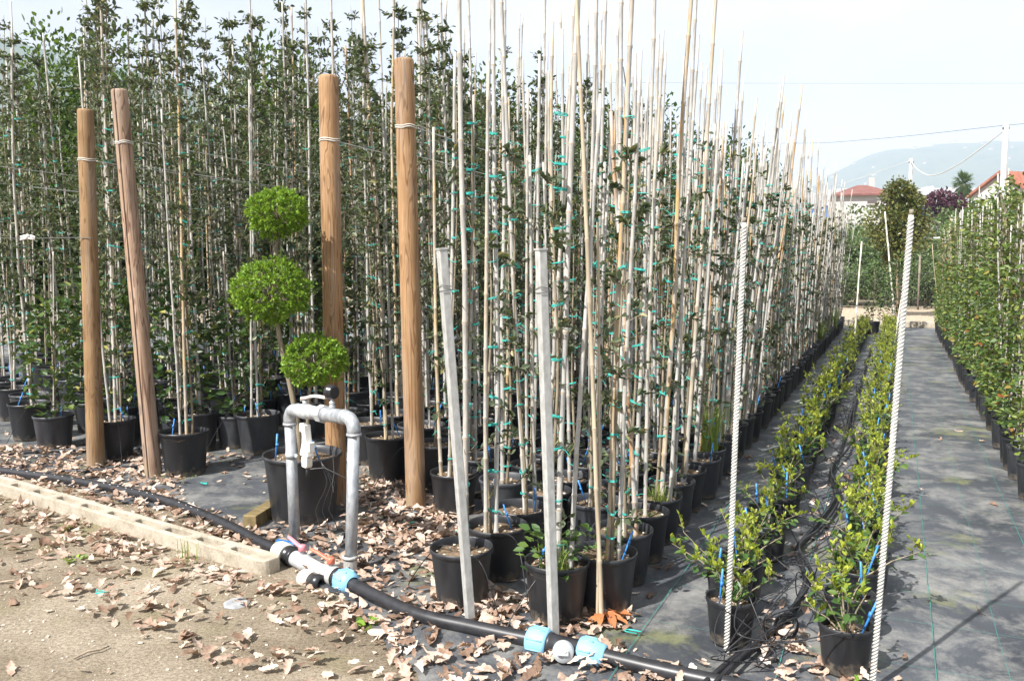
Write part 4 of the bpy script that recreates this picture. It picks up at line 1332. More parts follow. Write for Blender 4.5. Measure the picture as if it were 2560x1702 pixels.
slab([(.034, -.20), (.036, -.16), (.056, -.158), (.056, -.225), (.044, -.225)], .045, 'clip', M['white_plastic'], 0.004, ct)
slab([(-.032, -.335), (-.035, -.265), (.030, -.265), (.028, -.325), (.018, -.338)], .048, 'valve_box', M['cream_plastic'], 0, ct)
m_ = MB(); m_.tube([cb + Vector((0, 0, -.272)), cb + Vector((0, 0, -.33))], .010, 8); m_.build('outlet', M['rubber'], ct)
cz = loc(F1).lerp(loc(T1), .66)
m_ = MB(); m_.lathe([(rP + .0005, -.014), (rP + .004, -.014), (rP + .004, .014), (rP + .0005, .014)], 18, 0, Matrix.Translation(cz))
for s_ in (-1, 1): m_.box(cz + cd * s_ * (rP + .016), (.030, .005, .027), Matrix.Rotation(math.atan2(cd.y, cd.x), 3, 'Z'))
cl = m_.build('pipe_clamp', M['galvanised'], o)
for s_ in (-1, 1):
    m_ = MB(); m_.tube([cz + cd * s_ * (rP + .020) - cs * .009, cz + cd * s_ * (rP + .020) + cs * .009], .005, 6); m_.build('bolt', M['galvanised'], cl)
m_ = MB(); m_.lathe([(rP, .0), (rP * 1.3, .0), (rP * 1.35, .008), (rP * 1.3, .016), (rP, .016)], 18, 0, Matrix.Translation(loc(F2) + Vector((0, 0, .075)))); m_.lathe([(rP * 1.05, -.02), (rP * 1.15, 0), (rP * 1.15, .07)], 18, 0, Matrix.Translation(loc(F2))); m_.build('collar', M['post_steel'], o)
m_ = MB()
P = [cb + Vector((.02, -.02, -.28)), cb + Vector((.10, -.03, -.27)), cb + Vector((.20, 0, -.33)), cb + Vector((.30, .05, -.42)), cb + Vector((.33, .08, -.55))]
m_.tube(P, .0025, 5, cap=False)
P = [p1 + Vector((0, -.02, -.03)), p1 + Vector((.0, -.03, -.14)), p1 + Vector((.006, -.03, -.22)), p1 + Vector((.01, -.03, -.30)), p1 + Vector((-.002, -.03, -.36)), p1 + Vector((.006, -.03, -.40))]
m_.tube(P, .002, 5, cap=False)
m_.build('cable', M['dark_wire'], o)

# ------------------------------------------------------------------ irrigation main with its fittings
PR = .0315
def smooth_path(pts, n=8):
    pts = [Vector(p) for p in pts]
    out_ = []
    for i in range(len(pts) - 1):
        a, b, c, d = pts[max(i - 1, 0)], pts[i], pts[i + 1], pts[min(i + 2, len(pts) - 1)]
        for k in range(n):
            t = k / n
            out_.append(0.5 * ((2 * b) + (c - a) * t + (2 * a - 5 * b + 4 * c - d) * t * t + (3 * b - a - 3 * c + d) * t ** 3))
    out_.append(pts[-1])
    return out_
o = tag(empty('irrigation_main', (-1.24, 4.46, 0)), 'thick black irrigation pipe with blue couplings and red-handled valves along the front', 'pipe')
OFF = Vector((-1.24, 4.46, 0))
def pipe(pts): 
    m_ = MB(); m_.tube([p - OFF for p in smooth_path(pts)], PR, 16); return m_.build('pipe_section', M['rubber'], o)
A0, A1 = Vector((-1.255, 4.475, .045)), Vector((-.795, 4.03, .040))
pipe([(-5.4, 6.75, PR), (-4.6, 6.52, PR), (-3.81, 6.25, PR), (-2.99, 5.90, PR), (-2.27, 5.47, PR), (-1.706, 4.97, PR), (-1.40, 4.63, .038), (A0.x, A0.y, A0.z)])
pipe([(A1.x, A1.y, .040), (-.443, 3.69, PR), (-.18, 3.545, PR), (.11, 3.405, PR)])
pipe([(.33, 3.290, PR), (.63, 3.125, PR), (1.05, 2.93, PR), (1.8, 2.62, PR)])
fd = (A1 - A0).normalized()
FL = (A1 - A0).length
def fit(name, prof, mat, n=20, base=A0, d=fd, par=None):
    m_ = MB(); m_.lathe(prof, n, 0, axis_matrix(base - OFF, d)); return m_.build(name, mat, par or o)
fit('end_cap', [(.03, .0), (.048, .004), (.056, .03), (.056, .095), (.05, .10), (.02, .10)], M['cream_plastic'])
fit('nut', [(.03, .10), (.051, .101), (.051, .125), (.046, .128), (.046, .155), (.05, .158), (.05, .17), (.03, .172)], M['black_plastic'])
fit('valve_body', [(.03, .17), (.041, .175), (.042, .21), (.040, .22), (.043, .23), (.043, .285), (.038, .29), (.038, .31), (.03, .315)], M['grey_plastic'])
fit('connector', [(.03, .315), (.036, .318), (.033, .36), (.031, .40), (.035, .43), (.037, .45), (.03, .455)], M['white_plastic'])
fit('valve_body', [(.03, .455), (.046, .46), (.048, .48), (.045, .50), (.048, .51), (.048, .545), (.04, .55)], M['post_steel'])
fit('nut', [(.03, .55), (.050, .551), (.050, .575), (.045, .58), (.03, .582)], M['black_plastic'])
cpl = fit('coupling', [(.03, .58), (.052, .582), (.058, .60), (.057, .65), (.05, .672), (.036, .682)], M['sky_plastic'])
def ribs(par, base, d, s0, s1, r, mat, n=8, w=.007):
    for k in range(n):
        a = 2 * math.pi * k / n + .3
        mt = axis_matrix(base - OFF, d)
        m_ = MB()
        c = mt @ Vector((r * math.cos(a), r * math.sin(a), (s0 + s1) / 2))
        m_.box(c, (.006, w, s1 - s0), (mt.to_3x3() @ Matrix.Rotation(a, 3, 'Z')))
        m_.build('rib', mat, par)
ribs(cpl, A0, fd, .592, .655, .058, M['sky_plastic'])
def handle(s_, col, dirv, ln):
    b = A0 + fd * s_ - OFF
    m_ = MB(); m_.tube([b + Vector((0, 0, .035)), b + Vector((0, 0, .062))], .012, 10); m_.build('handle_stem', M['grey_plastic'], o)
    dv = Vector(dirv).normalized()
    sd_ = Vector((0, 0, 1)).cross(dv).normalized()
    m_ = MB(); m_.lathe([(.001, .090), (.017, .089), (.020, .082), (.021, .058), (.015, .056)], 14, 0, Matrix.Translation(b)); hb = m_.build('handle_hub', col, o)
    prof = [(.012, .078, .013), (.04, .088, .012), (.08, .104, .012), (ln, .112, .010), (ln + .01, .112, .005)]
    m_ = MB()
    for q, z, w in prof:
        for a, c in ((-w, -.006), (w, -.006), (w * .7, .006), (-w * .7, .006)):
            m_.v.append(tuple(b + dv * q + sd_ * a + Vector((0, 0, z + c))))
    for i in range(len(prof) - 1):
        for j in range(4):
            j2 = (j + 1) % 4
            m_.f.append((i * 4 + j, i * 4 + j2, i * 4 + 4 + j2, i * 4 + 4 + j)); m_.m.append(0)
    m_.f += [(3, 2, 1, 0), tuple(len(m_.v) - 4 + j for j in range(4))]; m_.m += [0, 0]
    bend(m_.build('handle', col, o, False), .003)
handle(.245, M['pink_paint'], (-.85, .6, 0), .10)
handle(.50, M['red_paint'], (-.95, .45, 0), .115)
# second, half buried fitting below
B0 = Vector((-1.05, 4.17, .012)); bd = (fd + Vector((.15, .05, 0))).normalized()
fit('buried_cap', [(.02, 0), (.04, .003), (.046, .02), (.046, .07), (.03, .075)], M['cream_plastic'], 18, B0, bd)
fit('buried_nut', [(.03, .075), (.043, .076), (.043, .15), (.03, .152)], M['black_plastic'], 18, B0, bd)
# tee with plug
T0, T9 = Vector((.075, 3.425, PR)), Vector((.36, 3.275, PR))
td = (T9 - T0).normalized()
fit('tee', [(.03, .085), (.047, .087), (.047, .10), (.043, .103), (.043, .225), (.047, .23), (.03, .24)], M['rubber'], 20, T0, td)
c1 = fit('coupling', [(.033, -.012), (.050, -.004), (.057, .012), (.057, .075), (.052, .086), (.03, .088)], M['sky_plastic'], 24, T0, td)
ribs(c1, T0, td, .004, .076, .0565, M['sky_plastic'])
c2 = fit('coupling', [(.03, .225), (.057, .227), (.060, .235), (.059, .285), (.050, .300), (.044, .330), (.034, .335)], M['sky_plastic'], 24, T0, td)
ribs(c2, T0, td, .236, .288, .059, M['sky_plastic'])
pd = Vector((-.10, -.9, .22)).normalized()
tc_ = T0 + td * .155
fit('branch', [(.035, .02), (.035, .075)], M['rubber'], 18, tc_, pd)
pg = fit('plug', [(.036, .070), (.043, .072), (.043, .090), (.040, .094), (.041, .105), (.039, .112), (.001, .113)], M['grey_plastic'], 22, tc_, pd)
m_ = MB(); m_.box(axis_matrix(tc_ - OFF, pd) @ Vector((0, 0, .119)), (.046, .020, .014), axis_matrix(tc_, pd).to_3x3()); bend(m_.build('plug_grip', M['grey_plastic'], pg, False), .003)
# white print along the pipe as short dashes of raised ink
for k in range(26):
    t = k / 26
    a, b = Vector((-3.45, 6.09, 0)), Vector((-1.95, 5.17, 0))
    if k % 11 > 7: continue
    P = smooth_path([(-3.81, 6.25, PR), (-2.99, 5.90, PR), (-2.27, 5.47, PR), (-1.706, 4.97, PR)], 40)
    i = int(10 + t * 95)
    q, q2 = P[i], P[i + 1]
    dd = (q2 - q).normalized()
    nn = Vector((-.18, -.35, .92)).normalized()
    m_ = MB(); m_.box(q + nn * (PR + .0004) - OFF, (.008 + .012 * ((k * 7) % 5) / 4, .0024, .0008), Matrix((dd, nn.cross(dd), nn)).transposed())
    m_.build('print_mark', M['white_plastic'], o, False)

# ------------------------------------------------------------------ slotted concrete beam, plank, thin hoses
def slotted_beam(a, b, w, h, label):
    a, b = Vector(a), Vector(b)
    L_ = (b - a).length
    pitch, sl = .288, .205
    xs = [0.0]
    x = L_ - .075
    marks = []
    n = int((L_ - .2) / pitch)
    for i in range(n):
        e = L_ - .11 - i * pitch
        marks.append((e - sl, e))
    marks = marks[::-1]
    st = [(0.0, False)]
    for s0, s1 in marks: st += [(s0, True), (s0 + .025, True), (s1 - .025, True), (s1, False)]
    st += [(L_ - .06, False), (L_ - .03, False), (L_ - .008, False), (L_, False)]
    m_ = MB()
    wid = {len(st) - 4: 1.0, len(st) - 3: .93, len(st) - 2: .72, len(st) - 1: .45}
    for i, (x, s_) in enumerate(st):
        k = wid.get(i, 1.0)
        edge = (i - 1) % 4 in (0, 3) and i < len(st) - 4
        inner = w * (.16 if edge else .25)
        zj = .004 * noise.noise((x * 3, 1, 1))
        for y in (-w / 2 * k, -inner * k, inner * k, w / 2 * k):
            m_.v.append((x, y + .003 * noise.noise((x * 4, y * 9, 3)), h + zj))
        for y in (-w / 2 * k, w / 2 * k):
            m_.v.append((x, y * 1.03, 0))
        for y in (-inner * k, inner * k):
            m_.v.append((x, y * .92, h * .35))
    def F(*q): m_.f.append(q); m_.m.append(0)
    for i in range(len(st) - 1):
        A, B = i * 8, i * 8 + 8
        hole = st[i][1]
        F(A, B, B + 1, A + 1); F(A + 2, B + 2, B + 3, A + 3)
        if not hole: F(A + 1, B + 1, B + 2, A + 2)
        else:
            F(A + 1, B + 1, B + 7 - 1, A + 6); F(A + 7, B + 7, B + 2, A + 2); F(A + 6, B + 6, B + 7, A + 7)
            if not st[i - 1][1]: F(A + 1, A + 6, A + 7, A + 2)
            if not st[i + 1][1]: F(B + 2, B + 7, B + 6, B + 1)
        F(A + 4, B + 4, B, A); F(A + 3, B + 3, B + 5, A + 5)
    E = (len(st) - 1) * 8
    F(E, E + 4, E + 5, E + 3, E + 2, E + 1)
    F(0, 1, 2, 3, 5, 4)
    d = b - a
    return tag(bend(m_.build('concrete_beam', M['concrete'], None, False, a, (0, 0, math.atan2(d.y, d.x))), .007), label, 'beam')
bd_ = Vector((-1.233 + 3.536, 4.252 - 5.813, 0)).normalized()
bs = Vector((-1.215, 4.262, 0)) - bd_ * 5.4
slotted_beam(bs, (-1.215, 4.262, 0),   .125, .076, 'long slotted concrete beam laid on the ground as a kerb in the left foreground')
m_ = MB(); m_.box((0, 0, .042), (.085, .62, .084))
tag(bend(m_.build('wooden_plank', M['wood_plank'], None, False, (-1.50, 5.27, 0), (0, 0, R(-10))), .006), 'short mossy square-cut plank lying left of the big black pot', 'plank')
m_ = MB(); m_.tube(smooth_path([(-5.4, 6.45, .02), (-4.4, 6.70, .02), (-3.9, 6.93, .02), (-3.5, 7.0, .02), (-3.1, 7.05, .02)]), .016, 10)
tag(m_.build('thin_hose', M['rubber']), 'thin black hose curving among leaves at the left edge', 'hose')
m_ = MB(); m_.tube(smooth_path([(-3.35, 6.27, .02), (-3.02, 6.33, .025), (-2.75, 6.50, .02), (-2.6, 6.72, .02)]), .014, 10)
tag(m_.build('thin_hose', M['rubber']), 'short black hose lying between the two left wooden posts', 'hose')
m_ = MB(); m_.tube(smooth_path([(-.98, 4.78, .02), (-.80, 5.0, .02), (-.66, 5.22, .03), (-.5, 5.15, .015), (-.42, 5.0, .015), (-.52, 4.8, .015)]), .014, 10)
tag(m_.build('thin_hose', M['rubber']), 'black hose curving past the foot of the tallest wooden post', 'hose')
m_ = MB(); m_.box((0, 0, 0), (.075, .03, .010)); m_.tube([(.03, 0, 0), (.07, 0, -.01)], .008, 6)
tag(bend(m_.build('blue_valve_key', M['blue_paint'], None, False, (-1.265, 4.62, .045), (0, .1, R(-10))), .004), 'blue valve lever on the ground at the left foot of the standpipe', 'lever')

# hoses and tangled tubes between the two low rows
o = tag(empty('hose_bundle', W(3.4, -.35, 0)), 'black irrigation hose with tangled thin tubes between the two low rows', 'hose')
o0 = W(3.4, -.35, 0)
rgs = random.Random(8)
for j in range(2):
    pts = [(2.95, -.60 + .05 * j), (3.35, -.50 + .02 * j), (3.75, -.38), (4.3, -.37 + .05 * j), (4.75, -.44), (5.2, -.38 + .05 * j), (5.9, -.30), (6.6, -.37), (7.6, -.34 + .04 * j), (9.5, -.36), (12.5, -.35), (16, -.34)]
    m_ = MB()
    m_.tube([p - o0 for p in smooth_path([W(u, v + rgs.uniform(-.02, .02), .018 + .02 * j + rgs.uniform(0, .03)) for u, v in pts], 6)], .0125 - .003 * j, 8)
    m_.build('main_hose', M['rubber'], o)
for k in range(38):
    u0 = 3.3 + 9 * (k / 38) ** 1.3
    v0 = -.35 + rgs.uniform(-.1, .1)
    sg = rgs.choice((-1, 1))
    pts = [W(u0, v0, .03)]
    nl = rgs.randint(3, 6)
    for i in range(nl):
        pts.append(W(u0 + rgs.uniform(-.28, .32), v0 + rgs.uniform(-.16, .16), rgs.uniform(.02, .24)))
    if rgs.random() < .6: pts.append(W(u0 + rgs.uniform(-.1, .2), -.35 + sg * .22, .21))
    m_ = MB()
    m_.tube([p - o0 for p in smooth_path(pts, 7)], .0028, 5, cap=False)
    m_.build('drip_tube', M['rubber'], o)
m_ = MB()
c = W(3.58, -.36, .10) - o0
for j in range(3):
    m_.tube([c + Vector((.048 * math.cos(a) + .004 * j, -.02 * math.sin(a) * .4 + .006 * j, .055 * math.sin(a) - .01 * j)) for a in np.linspace(0, 6.3, 22)], .003, 5, cap=False)
m_.build('coil', M['rubber'], o)

# drip tubes arching over the near pots of the big block
arc = [((-.30, 3.80), (-.05, 3.62), .24), ((-.1, 4.1), (.08, 3.72), .26), ((-.26, 3.9), (-.50, 4.05), .22), ((.1, 3.7), (.42, 3.85), .25), ((.2, 3.75), (-.02, 3.55), .20), ((-.6, 5.6), (-.95, 5.8), .3),
       ((-2.4, 6.35), (-2.7, 6.5), .34), ((-2.1, 7.0), (-2.5, 6.9), .36), ((-3.2, 6.75), (-3.0, 6.5), .3), ((-3.9, 7.3), (-4.3, 7.2), .36)]
for i, (a, b, z) in enumerate(arc):
    m_ = MB()
    a3, b3 = Vector((a[0], a[1], z)), Vector((b[0], b[1], .03))
    m = (a3 + b3) / 2 + Vector((.03, -.02, z * .55))
    m_.tube(smooth_path([a3, m, b3, b3 + Vector((.05, -.06, -.01))], 8), .0026, 5, cap=False)
    where = ['behind the left steel post', 'between the two steel posts', 'left of the speckled front pot', 'right of the right steel post', 'in front of the right steel post', 'beside the tallest wooden post',
             'at the leaning wooden post', 'left of the topiary', 'at the upright left post', 'over the pots at the left edge'][i]
    tag(m_.build('drip_tube', M['rubber']), 'thin black drip tube arching from a pot %s' % where, 'tube', 'thin drip tubes')

# ------------------------------------------------------------------ weeds, grass, stones, sticks
def grass_tuft(loc_, n, h, spread, label, seed, name='grass_tuft', mat='grass'):
    rng = np.random.default_rng(seed)
    m_ = MB()
    for k in range(n):
        a = rng.uniform(0, 6.28); l_ = h * rng.uniform(.5, 1.0); s_ = spread * rng.uniform(.1, 1)
        b = Vector((rng.normal(0, .03), rng.normal(0, .03), 0))
        d = Vector((math.cos(a), math.sin(a), 0)); sd_ = Vector((-d.y, d.x, 0)) * .0022
        P = [b, b + d * s_ * .3 + Vector((0, 0, l_ * .6)), b + d * s_ * .75 + Vector((0, 0, l_ * .9)), b + d * s_ * 1.1 + Vector((0, 0, l_ * .85))]
        V = []
        for i, p_ in enumerate(P):
            w = 1 - i / 3.2
            V += [p_ - sd_ * w, p_ + sd_ * w]
        m_.add(V, [(2 * i, 2 * i + 1, 2 * i + 3, 2 * i + 2) for i in range(3)])
    return tag(m_.build(name, M[mat], None, False, loc_), label, 'grass', kind=None)
grass_tuft(W(6.05, -1.18, .21), 260, .46, .34, 'bushy bright grass tuft growing in a pot of the edge row', 1)
grass_tuft(W(4.68, -1.17, .21), 60, .15, .10, 'small grass tuft in an edge pot behind the golden cane', 2)
grass_tuft(W(3.40, -1.30, .22), 40, .20, .16, 'grass and weeds in the pot behind the right steel post', 3)
grass_tuft((-1.72, 4.42, 0), 16, .15, .04, 'few upright grass blades against the concrete beam', 4)
grass_tuft(W(15.0, -1.12, .2), 200, .42, .3, 'bright tuft in a pot at the far end of the edge row', 5)
grass_tuft(W(18.2, -1.1, .2), 180, .5, .25, 'last bright tuft in the edge row near the kerb', 6)
def weed(loc_, n, r, label, seed, mat='shrub_leaf', h=.03, lo=.02, hi=.05):
    rng = np.random.default_rng(seed)
    a = rng.uniform(0, 6.28, n); q = r * np.sqrt(rng.random(n))
    P = np.stack([q * np.cos(a), q * np.sin(a), rng.uniform(0.003, h, n)], axis=1)
    D = np.stack([np.cos(a), np.sin(a), rng.uniform(.0, .9, n)], axis=1)
    V, F = leaf_arrays(P, D, rng.uniform(lo, hi, n), .3, rng, .15, .6)
    o_ = empty('weed', loc_)
    tag(inst('leaves', fol(V, F, M[mat], 'leaves'), o_), kind='stuff')
    return tag(o_, label, 'weed')
weed((-2.62, 4.92, 0), 16, .035, 'small green weed on the dirt left of the beam middle', 1, 'box_leaf', .03, .02, .04)
weed((-2.30, 4.42, 0), 18, .04, 'small green weed on bare dirt, nearer the camera', 2, 'box_leaf', .025, .02, .04)
weed((-.62, 3.60, 0), 10, .03, 'tiny green weed among leaves by the thick pipe', 3, 'box_leaf')
weed(W(3.42, -1.34, .22), 60, .11, 'leafy weed filling the pot behind the right steel post', 4, 'shrub_leaf', .2, .03, .06)
weed(W(3.72, -1.22, .22), 45, .10, 'sparse leafy weed in the pot behind the golden cane', 5, 'shrub_leaf', .14, .02, .05)
weed(W(4.02, -1.17, .21), 140, .11, 'creeping moss-green weed in the second edge pot', 6, 'hedge_leaf', .02, .01, .02)
weed(W(4.35, -1.17, .21), 140, .11, 'creeping moss-green weed in the third edge pot', 7, 'hedge_leaf', .03, .01, .025)
weed(W(3.16, -.07, .02), 14, .03, 'small green creeper at the foot of the front right-hand pot', 8, 'box_leaf', .10, .02, .035)
weed((-2.46, 6.10, .01), 120, .16, 'yellow-green moss patch at the foot of the leaning post', 9, 'grass', .012, .006, .014)
rgs = random.Random(31)
m_ = MB(); m_.lathe([(.001, .014), (.05, .013), (.062, .004), (.06, 0)], 7); 
st_ = m_.build('flat_stone', M['stone'], None, False, (-1.28, 3.86, 0), (.05, 0, .4)); tag(st_, 'flat grey stone among the leaves in the foreground', 'stone')
for i, (x, y, l_, a, lab) in enumerate(((-1.75, 3.30, .14, .8, 'short dark stick on bare dirt near the bottom edge'), (-2.55, 4.1, .22, .1, 'thin dry twig on dirt at the left edge'), (-.30, 3.30, .16, 2.2, 'pale dry twig near the thick pipe'), (.72, 3.15, .2, 2.3, 'pale twig on the fabric beside the black pipe'))):
    m_ = MB(); m_.tube([(0, 0, .006), (l_ * .4, .01, .012), (l_ * .7, -.004, .010), (l_, .012, .006)], [.005, .005, .004, .003], 5)
    tag(m_.build('stick', M['stick'], None, True, (x, y, 0.004), (0, 0, a)), lab, 'stick')
for i, (x, y, lab) in enumerate(((-1.95, 3.93, 'teal plastic tie scrap on the dirt in the foreground'), (-2.16, 5.92, 'teal plastic tie scrap on the fabric right of the leaning post'), (-.62, 5.0, 'teal string lying by the tallest wooden post'), (.52, 3.5, 'teal tie scrap on the fabric behind the blue coupling'))):
    m_ = MB(); rr = random.Random(i)
    m_.tube(smooth_path([(rr.uniform(-.04, .04), rr.uniform(-.03, .03), .006 + rr.uniform(0, .02)) for k in range(6)]), .0024, 4, cap=False)
    tag(m_.build('tie_scrap', M['tie'], None, True, (x, y, 0.012)), lab, 'tie')
rng = np.random.default_rng(3)
m_ = MB()
for k in range(1700):
    x, y = rng.uniform(-4.2, .2), rng.uniform(2.7, 6.0)
    s_ = rng.uniform(.003, .009) * (1.5 if rng.random() < .05 else 1)
    q = rng.uniform(0, 3)
    m_.box((x, y, s_ * .25), (s_ * 1.5, s_, s_ * .8), Matrix.Rotation(q, 3, 'Z') @ Matrix.Rotation(.4, 3, 'X'))
tag(m_.build('pebbles', M['pebble'], None, False), 'small pale pebbles strewn over the dirt', 'pebbles', kind='stuff')

# ------------------------------------------------------------------ fallen oak leaves
def dead_leaf(seed, ns=12):
    r_ = random.Random(seed)
    V, F = [], []
    lobes = r_.choice((3, 4, 4, 5)); ph = r_.uniform(0, 1)
    wmax = r_.uniform(.24, .34); cl = r_.uniform(-.4, .8); cw = r_.uniform(-1.0, 2.4); tw = r_.uniform(-.9, .9)
    for i in range(ns + 1):
        t = i / ns
        env = math.sin(math.pi * min(1, t * .93 + .04)) ** .75 * (0.65 + .55 * t)
        w = wmax * env * (0.80 + .20 * math.cos(2 * math.pi * (lobes * t + ph)))
        if i == 0: w = .012
        if i == ns: w = .03
        x = t - .5
        for s_ in (-1, 0, 1):
            y = s_ * w * r_.uniform(.85, 1.15)
            z = cl * x * x + cw * y * y * 2.2 + tw * x * y + (.02 * r_.gauss(0, 1) if s_ else -.02)
            V.append((x, y, z))
    for i in range(ns):
        a = i * 3
        F += [(a, a + 3, a + 4, a + 1), (a + 1, a + 4, a + 5, a + 2)]
    V = np.array(V)
    V[:, 2] -= np.percentile(V[:, 2], 12)
    return V, np.array(F)
DL = [dead_leaf(700 + k) for k in range(24)]
DLo = [dead_leaf(700 + k, 7) for k in range(24)]
def inside(p, poly):
    x, y = p; c = False; n = len(poly)
    for i in range(n):
        x1, y1 = poly[i]; x2, y2 = poly[(i + 1) % n]
        if (y1 > y) != (y2 > y) and x < (x2 - x1) * (y - y1) / (y2 - y1) + x1: c = not c
    return c
def Wp(l): return [tuple(W(u, v)[:2]) for u, v in l]
zones = [
    ([(-5.2, 6.9), (-3.5, 5.95), (-1.2, 4.35), (-.2, 3.52), (.15, 3.35), (.45, 3.62), (-.15, 4.0), (-.35, 5.2), (-.7, 5.6), (-1.05, 5.0), (-1.5, 4.95), (-2.2, 5.6), (-2.4, 6.2), (-2.2, 6.9), (-2.7, 6.7), (-3.8, 7.1), (-5, 7.4)], 600),
    ([(-1.05, 5.05), (-.25, 4.0), (-.35, 5.3), (-.85, 6.2), (-1.1, 6.6), (-1.1, 5.7)], 650),
    ([(-5.0, 6.5), (-3.5, 5.68), (-1.25, 4.14), (-.75, 3.98), (-.25, 3.5), (.25, 3.25), (.45, 2.95), (-.05, 2.95), (-.6, 3.35), (-1.2, 3.75), (-2.0, 4.35), (-3.2, 5.15), (-5, 6.1)], 560),
    ([(-3.6, 5.25), (-2.0, 4.35), (-1.2, 3.75), (-.6, 3.35), (-.1, 2.9), (-.6, 2.9), (-1.3, 3.3), (-2.4, 4.05), (-3.7, 4.85)], 270),
    ([(-4, 5.0), (-2.4, 4.05), (-1.3, 3.3), (-.5, 2.85), (-2, 2.7), (-3.2, 3.2)], 30),
    (Wp([(3.02, -.95), (3.0, -.1), (3.35, .0), (3.9, -.22), (3.9, -.48), (3.5, -.45)]), 420),
    (Wp([(3.05, -1.25), (3.0, -.7), (3.22, -.65), (3.35, -1.05)]), 430),
    (Wp([(3.9, -.50), (3.9, -.2), (9, -.25), (9, -.45)]), 90),
    (Wp([(3.05, -2.0), (3.3, -1.0), (3.62, -1.0), (3.6, -2.0)]), 480),
    (Wp([(3.5, -2.2), (3.5, -1.0), (7, -1.0), (7, -2.2)]), 95),
    (Wp([(4.6, -4.4), (4.6, -2.2), (9, -2.2), (9, -4.4)]), 110),
    (Wp([(4.8, -8), (4.8, -4.4), (9, -4.4), (9, -8)]), 45),
    (Wp([(3.0, -1.05), (3.0, -.7), (9, -.7), (9, -1.05)]), 7),
    (Wp([(2.9, 0.05), (2.9, .8), (9, .8), (9, .05)]), 3.5),
    (Wp([(2.8, -.1), (2.8, .25), (3.8, .15), (3.8, -.05)]), 22),
]
rng = np.random.default_rng(12)
spots = []
for poly, den in zones:
    xs = [p[0] for p in poly]; ys = [p[1] for p in poly]
    area = (max(xs) - min(xs)) * (max(ys) - min(ys))
    for k in range(int(area * den)):
        x, y = rng.uniform(min(xs), max(xs)), rng.uniform(min(ys), max(ys))
        if not inside((x, y), poly): continue
        if noise.noise((x * 2.2, y * 2.2, 9)) * .6 + rng.random() < .28: continue
        if y < 2.6 or abs(x / y) > .66: continue
        spots.append((x, y, den))
spots.sort(key=lambda s_: s_[1])
def on_beam(x, y):
    q = Vector((x + 1.215, y - 4.262, 0))
    s_ = -q.dot(bd_)
    t_ = abs(q.x * bd_.y - q.y * bd_.x)
    return 0 < s_ < 5.4 and t_ < .075
LM = []
for V, F in DL:
    m_ = MB(); m_.arr(V, F); LM.append(m_.mesh('fallen_leaf', M['dead_leaf'], True))
litter = MB()
cnt = 0
for i, (x, y, den) in enumerate(spots):
    if on_beam(x, y) and rng.random() < .9: continue
    s_ = rng.uniform(.040, .098) if rng.random() < .72 else rng.uniform(.018, .045)
    z = .008 + (rng.uniform(0, .030) if den > 150 else rng.uniform(0, .006)) + (.076 if on_beam(x, y) else 0)
    e = (rng.normal(0, .22) + (math.pi if rng.random() < .3 else 0), rng.normal(0, .28), rng.uniform(0, 6.283))
    if abs(e[0]) > 2: z += .012
    k = rng.integers(0, 24)
    if cnt < 296 and y > 2.95:
        inst('fallen_leaf', LM[k], ground, (x, y, z), e, (s_, s_, s_)); cnt += 1
    else:
        Mx = Matrix.Identity(3)
        from mathutils import Euler
        A = np.array(Euler(e).to_matrix()) * s_
        V, F = DLo[k]
        litter.arr(V @ A.T + np.array([x, y, z]), F)
tag(litter.build('leaf_litter', M['dead_leaf'], None, True), 'drifts of fallen dry oak leaves among the pots and along the pipe', 'leaves', kind='stuff')
o = tag(empty('red_leaves', (.42, 3.66, .02)), 'rust-red dry leaf cluster at the foot of the golden cane', 'leaves')
for k in range(6):
    V, F = dead_leaf(900 + k, 6)
    V = V.copy(); V[:, 1] *= .9; V[:, 0] += .5
    m_ = MB(); m_.arr(V * .11, F)
    m_.build('leaf', M['red_leaf'], o, True, (0, 0, .03), (.3 * math.sin(k), .25, -2.6 + k * .62))

# ------------------------------------------------------------------ tall evergreens behind the left block
def crown_arrays(seed, rx, rz, n, lo, hi, cz, lobes=14, core=0.35):
    rng = np.random.default_rng(seed)
    cs_ = rng.normal(0, 1, (lobes, 3)); cs_ /= np.linalg.norm(cs_, axis=1, keepdims=True)
    cs_ = cs_ * rng.uniform(core, .75, (lobes, 1)) * np.array([rx, rx, rz])
    w = rng.integers(0, lobes, n)
    rad = rng.uniform(.28, .5, lobes)
    d = rng.normal(0, 1, (n, 3)); d /= np.linalg.norm(d, axis=1, keepdims=True)
    P = cs_[w] + d * (rad[w] * rng.uniform(.55, 1.05, n))[:, None] * np.array([rx, rx, rz])
    P[:, 2] += cz
    D = d + rng.normal(0, .6, (n, 3)) + np.array([0, 0, -.1])
    return leaf_arrays(P, D, rng.uniform(lo, hi, n), .28, rng, .2, .4)
def tree_trunk(h, r, rx, rz, cz, seed, mat=None, k=9):
    r_ = random.Random(seed)
    m_ = MB()
    m_.tube([(0, 0, -.1), (.03, .02, h * .4), (0, .04, h * .75), (.02, 0, h)], [r, r * .85, r * .6, r * .25], 9)
    for i in range(k):
        a = r_.uniform(0, 6.28); z0 = r_.uniform(max(.3 * h, cz - rz * .9), h * .9)
        e = Vector((math.cos(a) * rx * r_.uniform(.5, .9), math.sin(a) * rx * r_.uniform(.5, .9), z0 + rz * r_.uniform(.1, .6)))
        m_.tube([(0, 0, z0), tuple(e * .5 + Vector((0, 0, z0 * .45))), tuple(e)], [r * .4, r * .25, r * .1], 5, cap=False)
    return m_.mesh('trunk', mat or M['tree_bark'])
HT = []
for k in range(3):
    V, F = crown_arrays(800 + k, 1.35, 2.35, 15000, .06, .11, 2.2, 24, .25)
    HT.append((fol(V, F, M['hedge_leaf'], 'crown'), tree_trunk(4.2, .09, 1.1, 2.0, 2.4, 820 + k)))
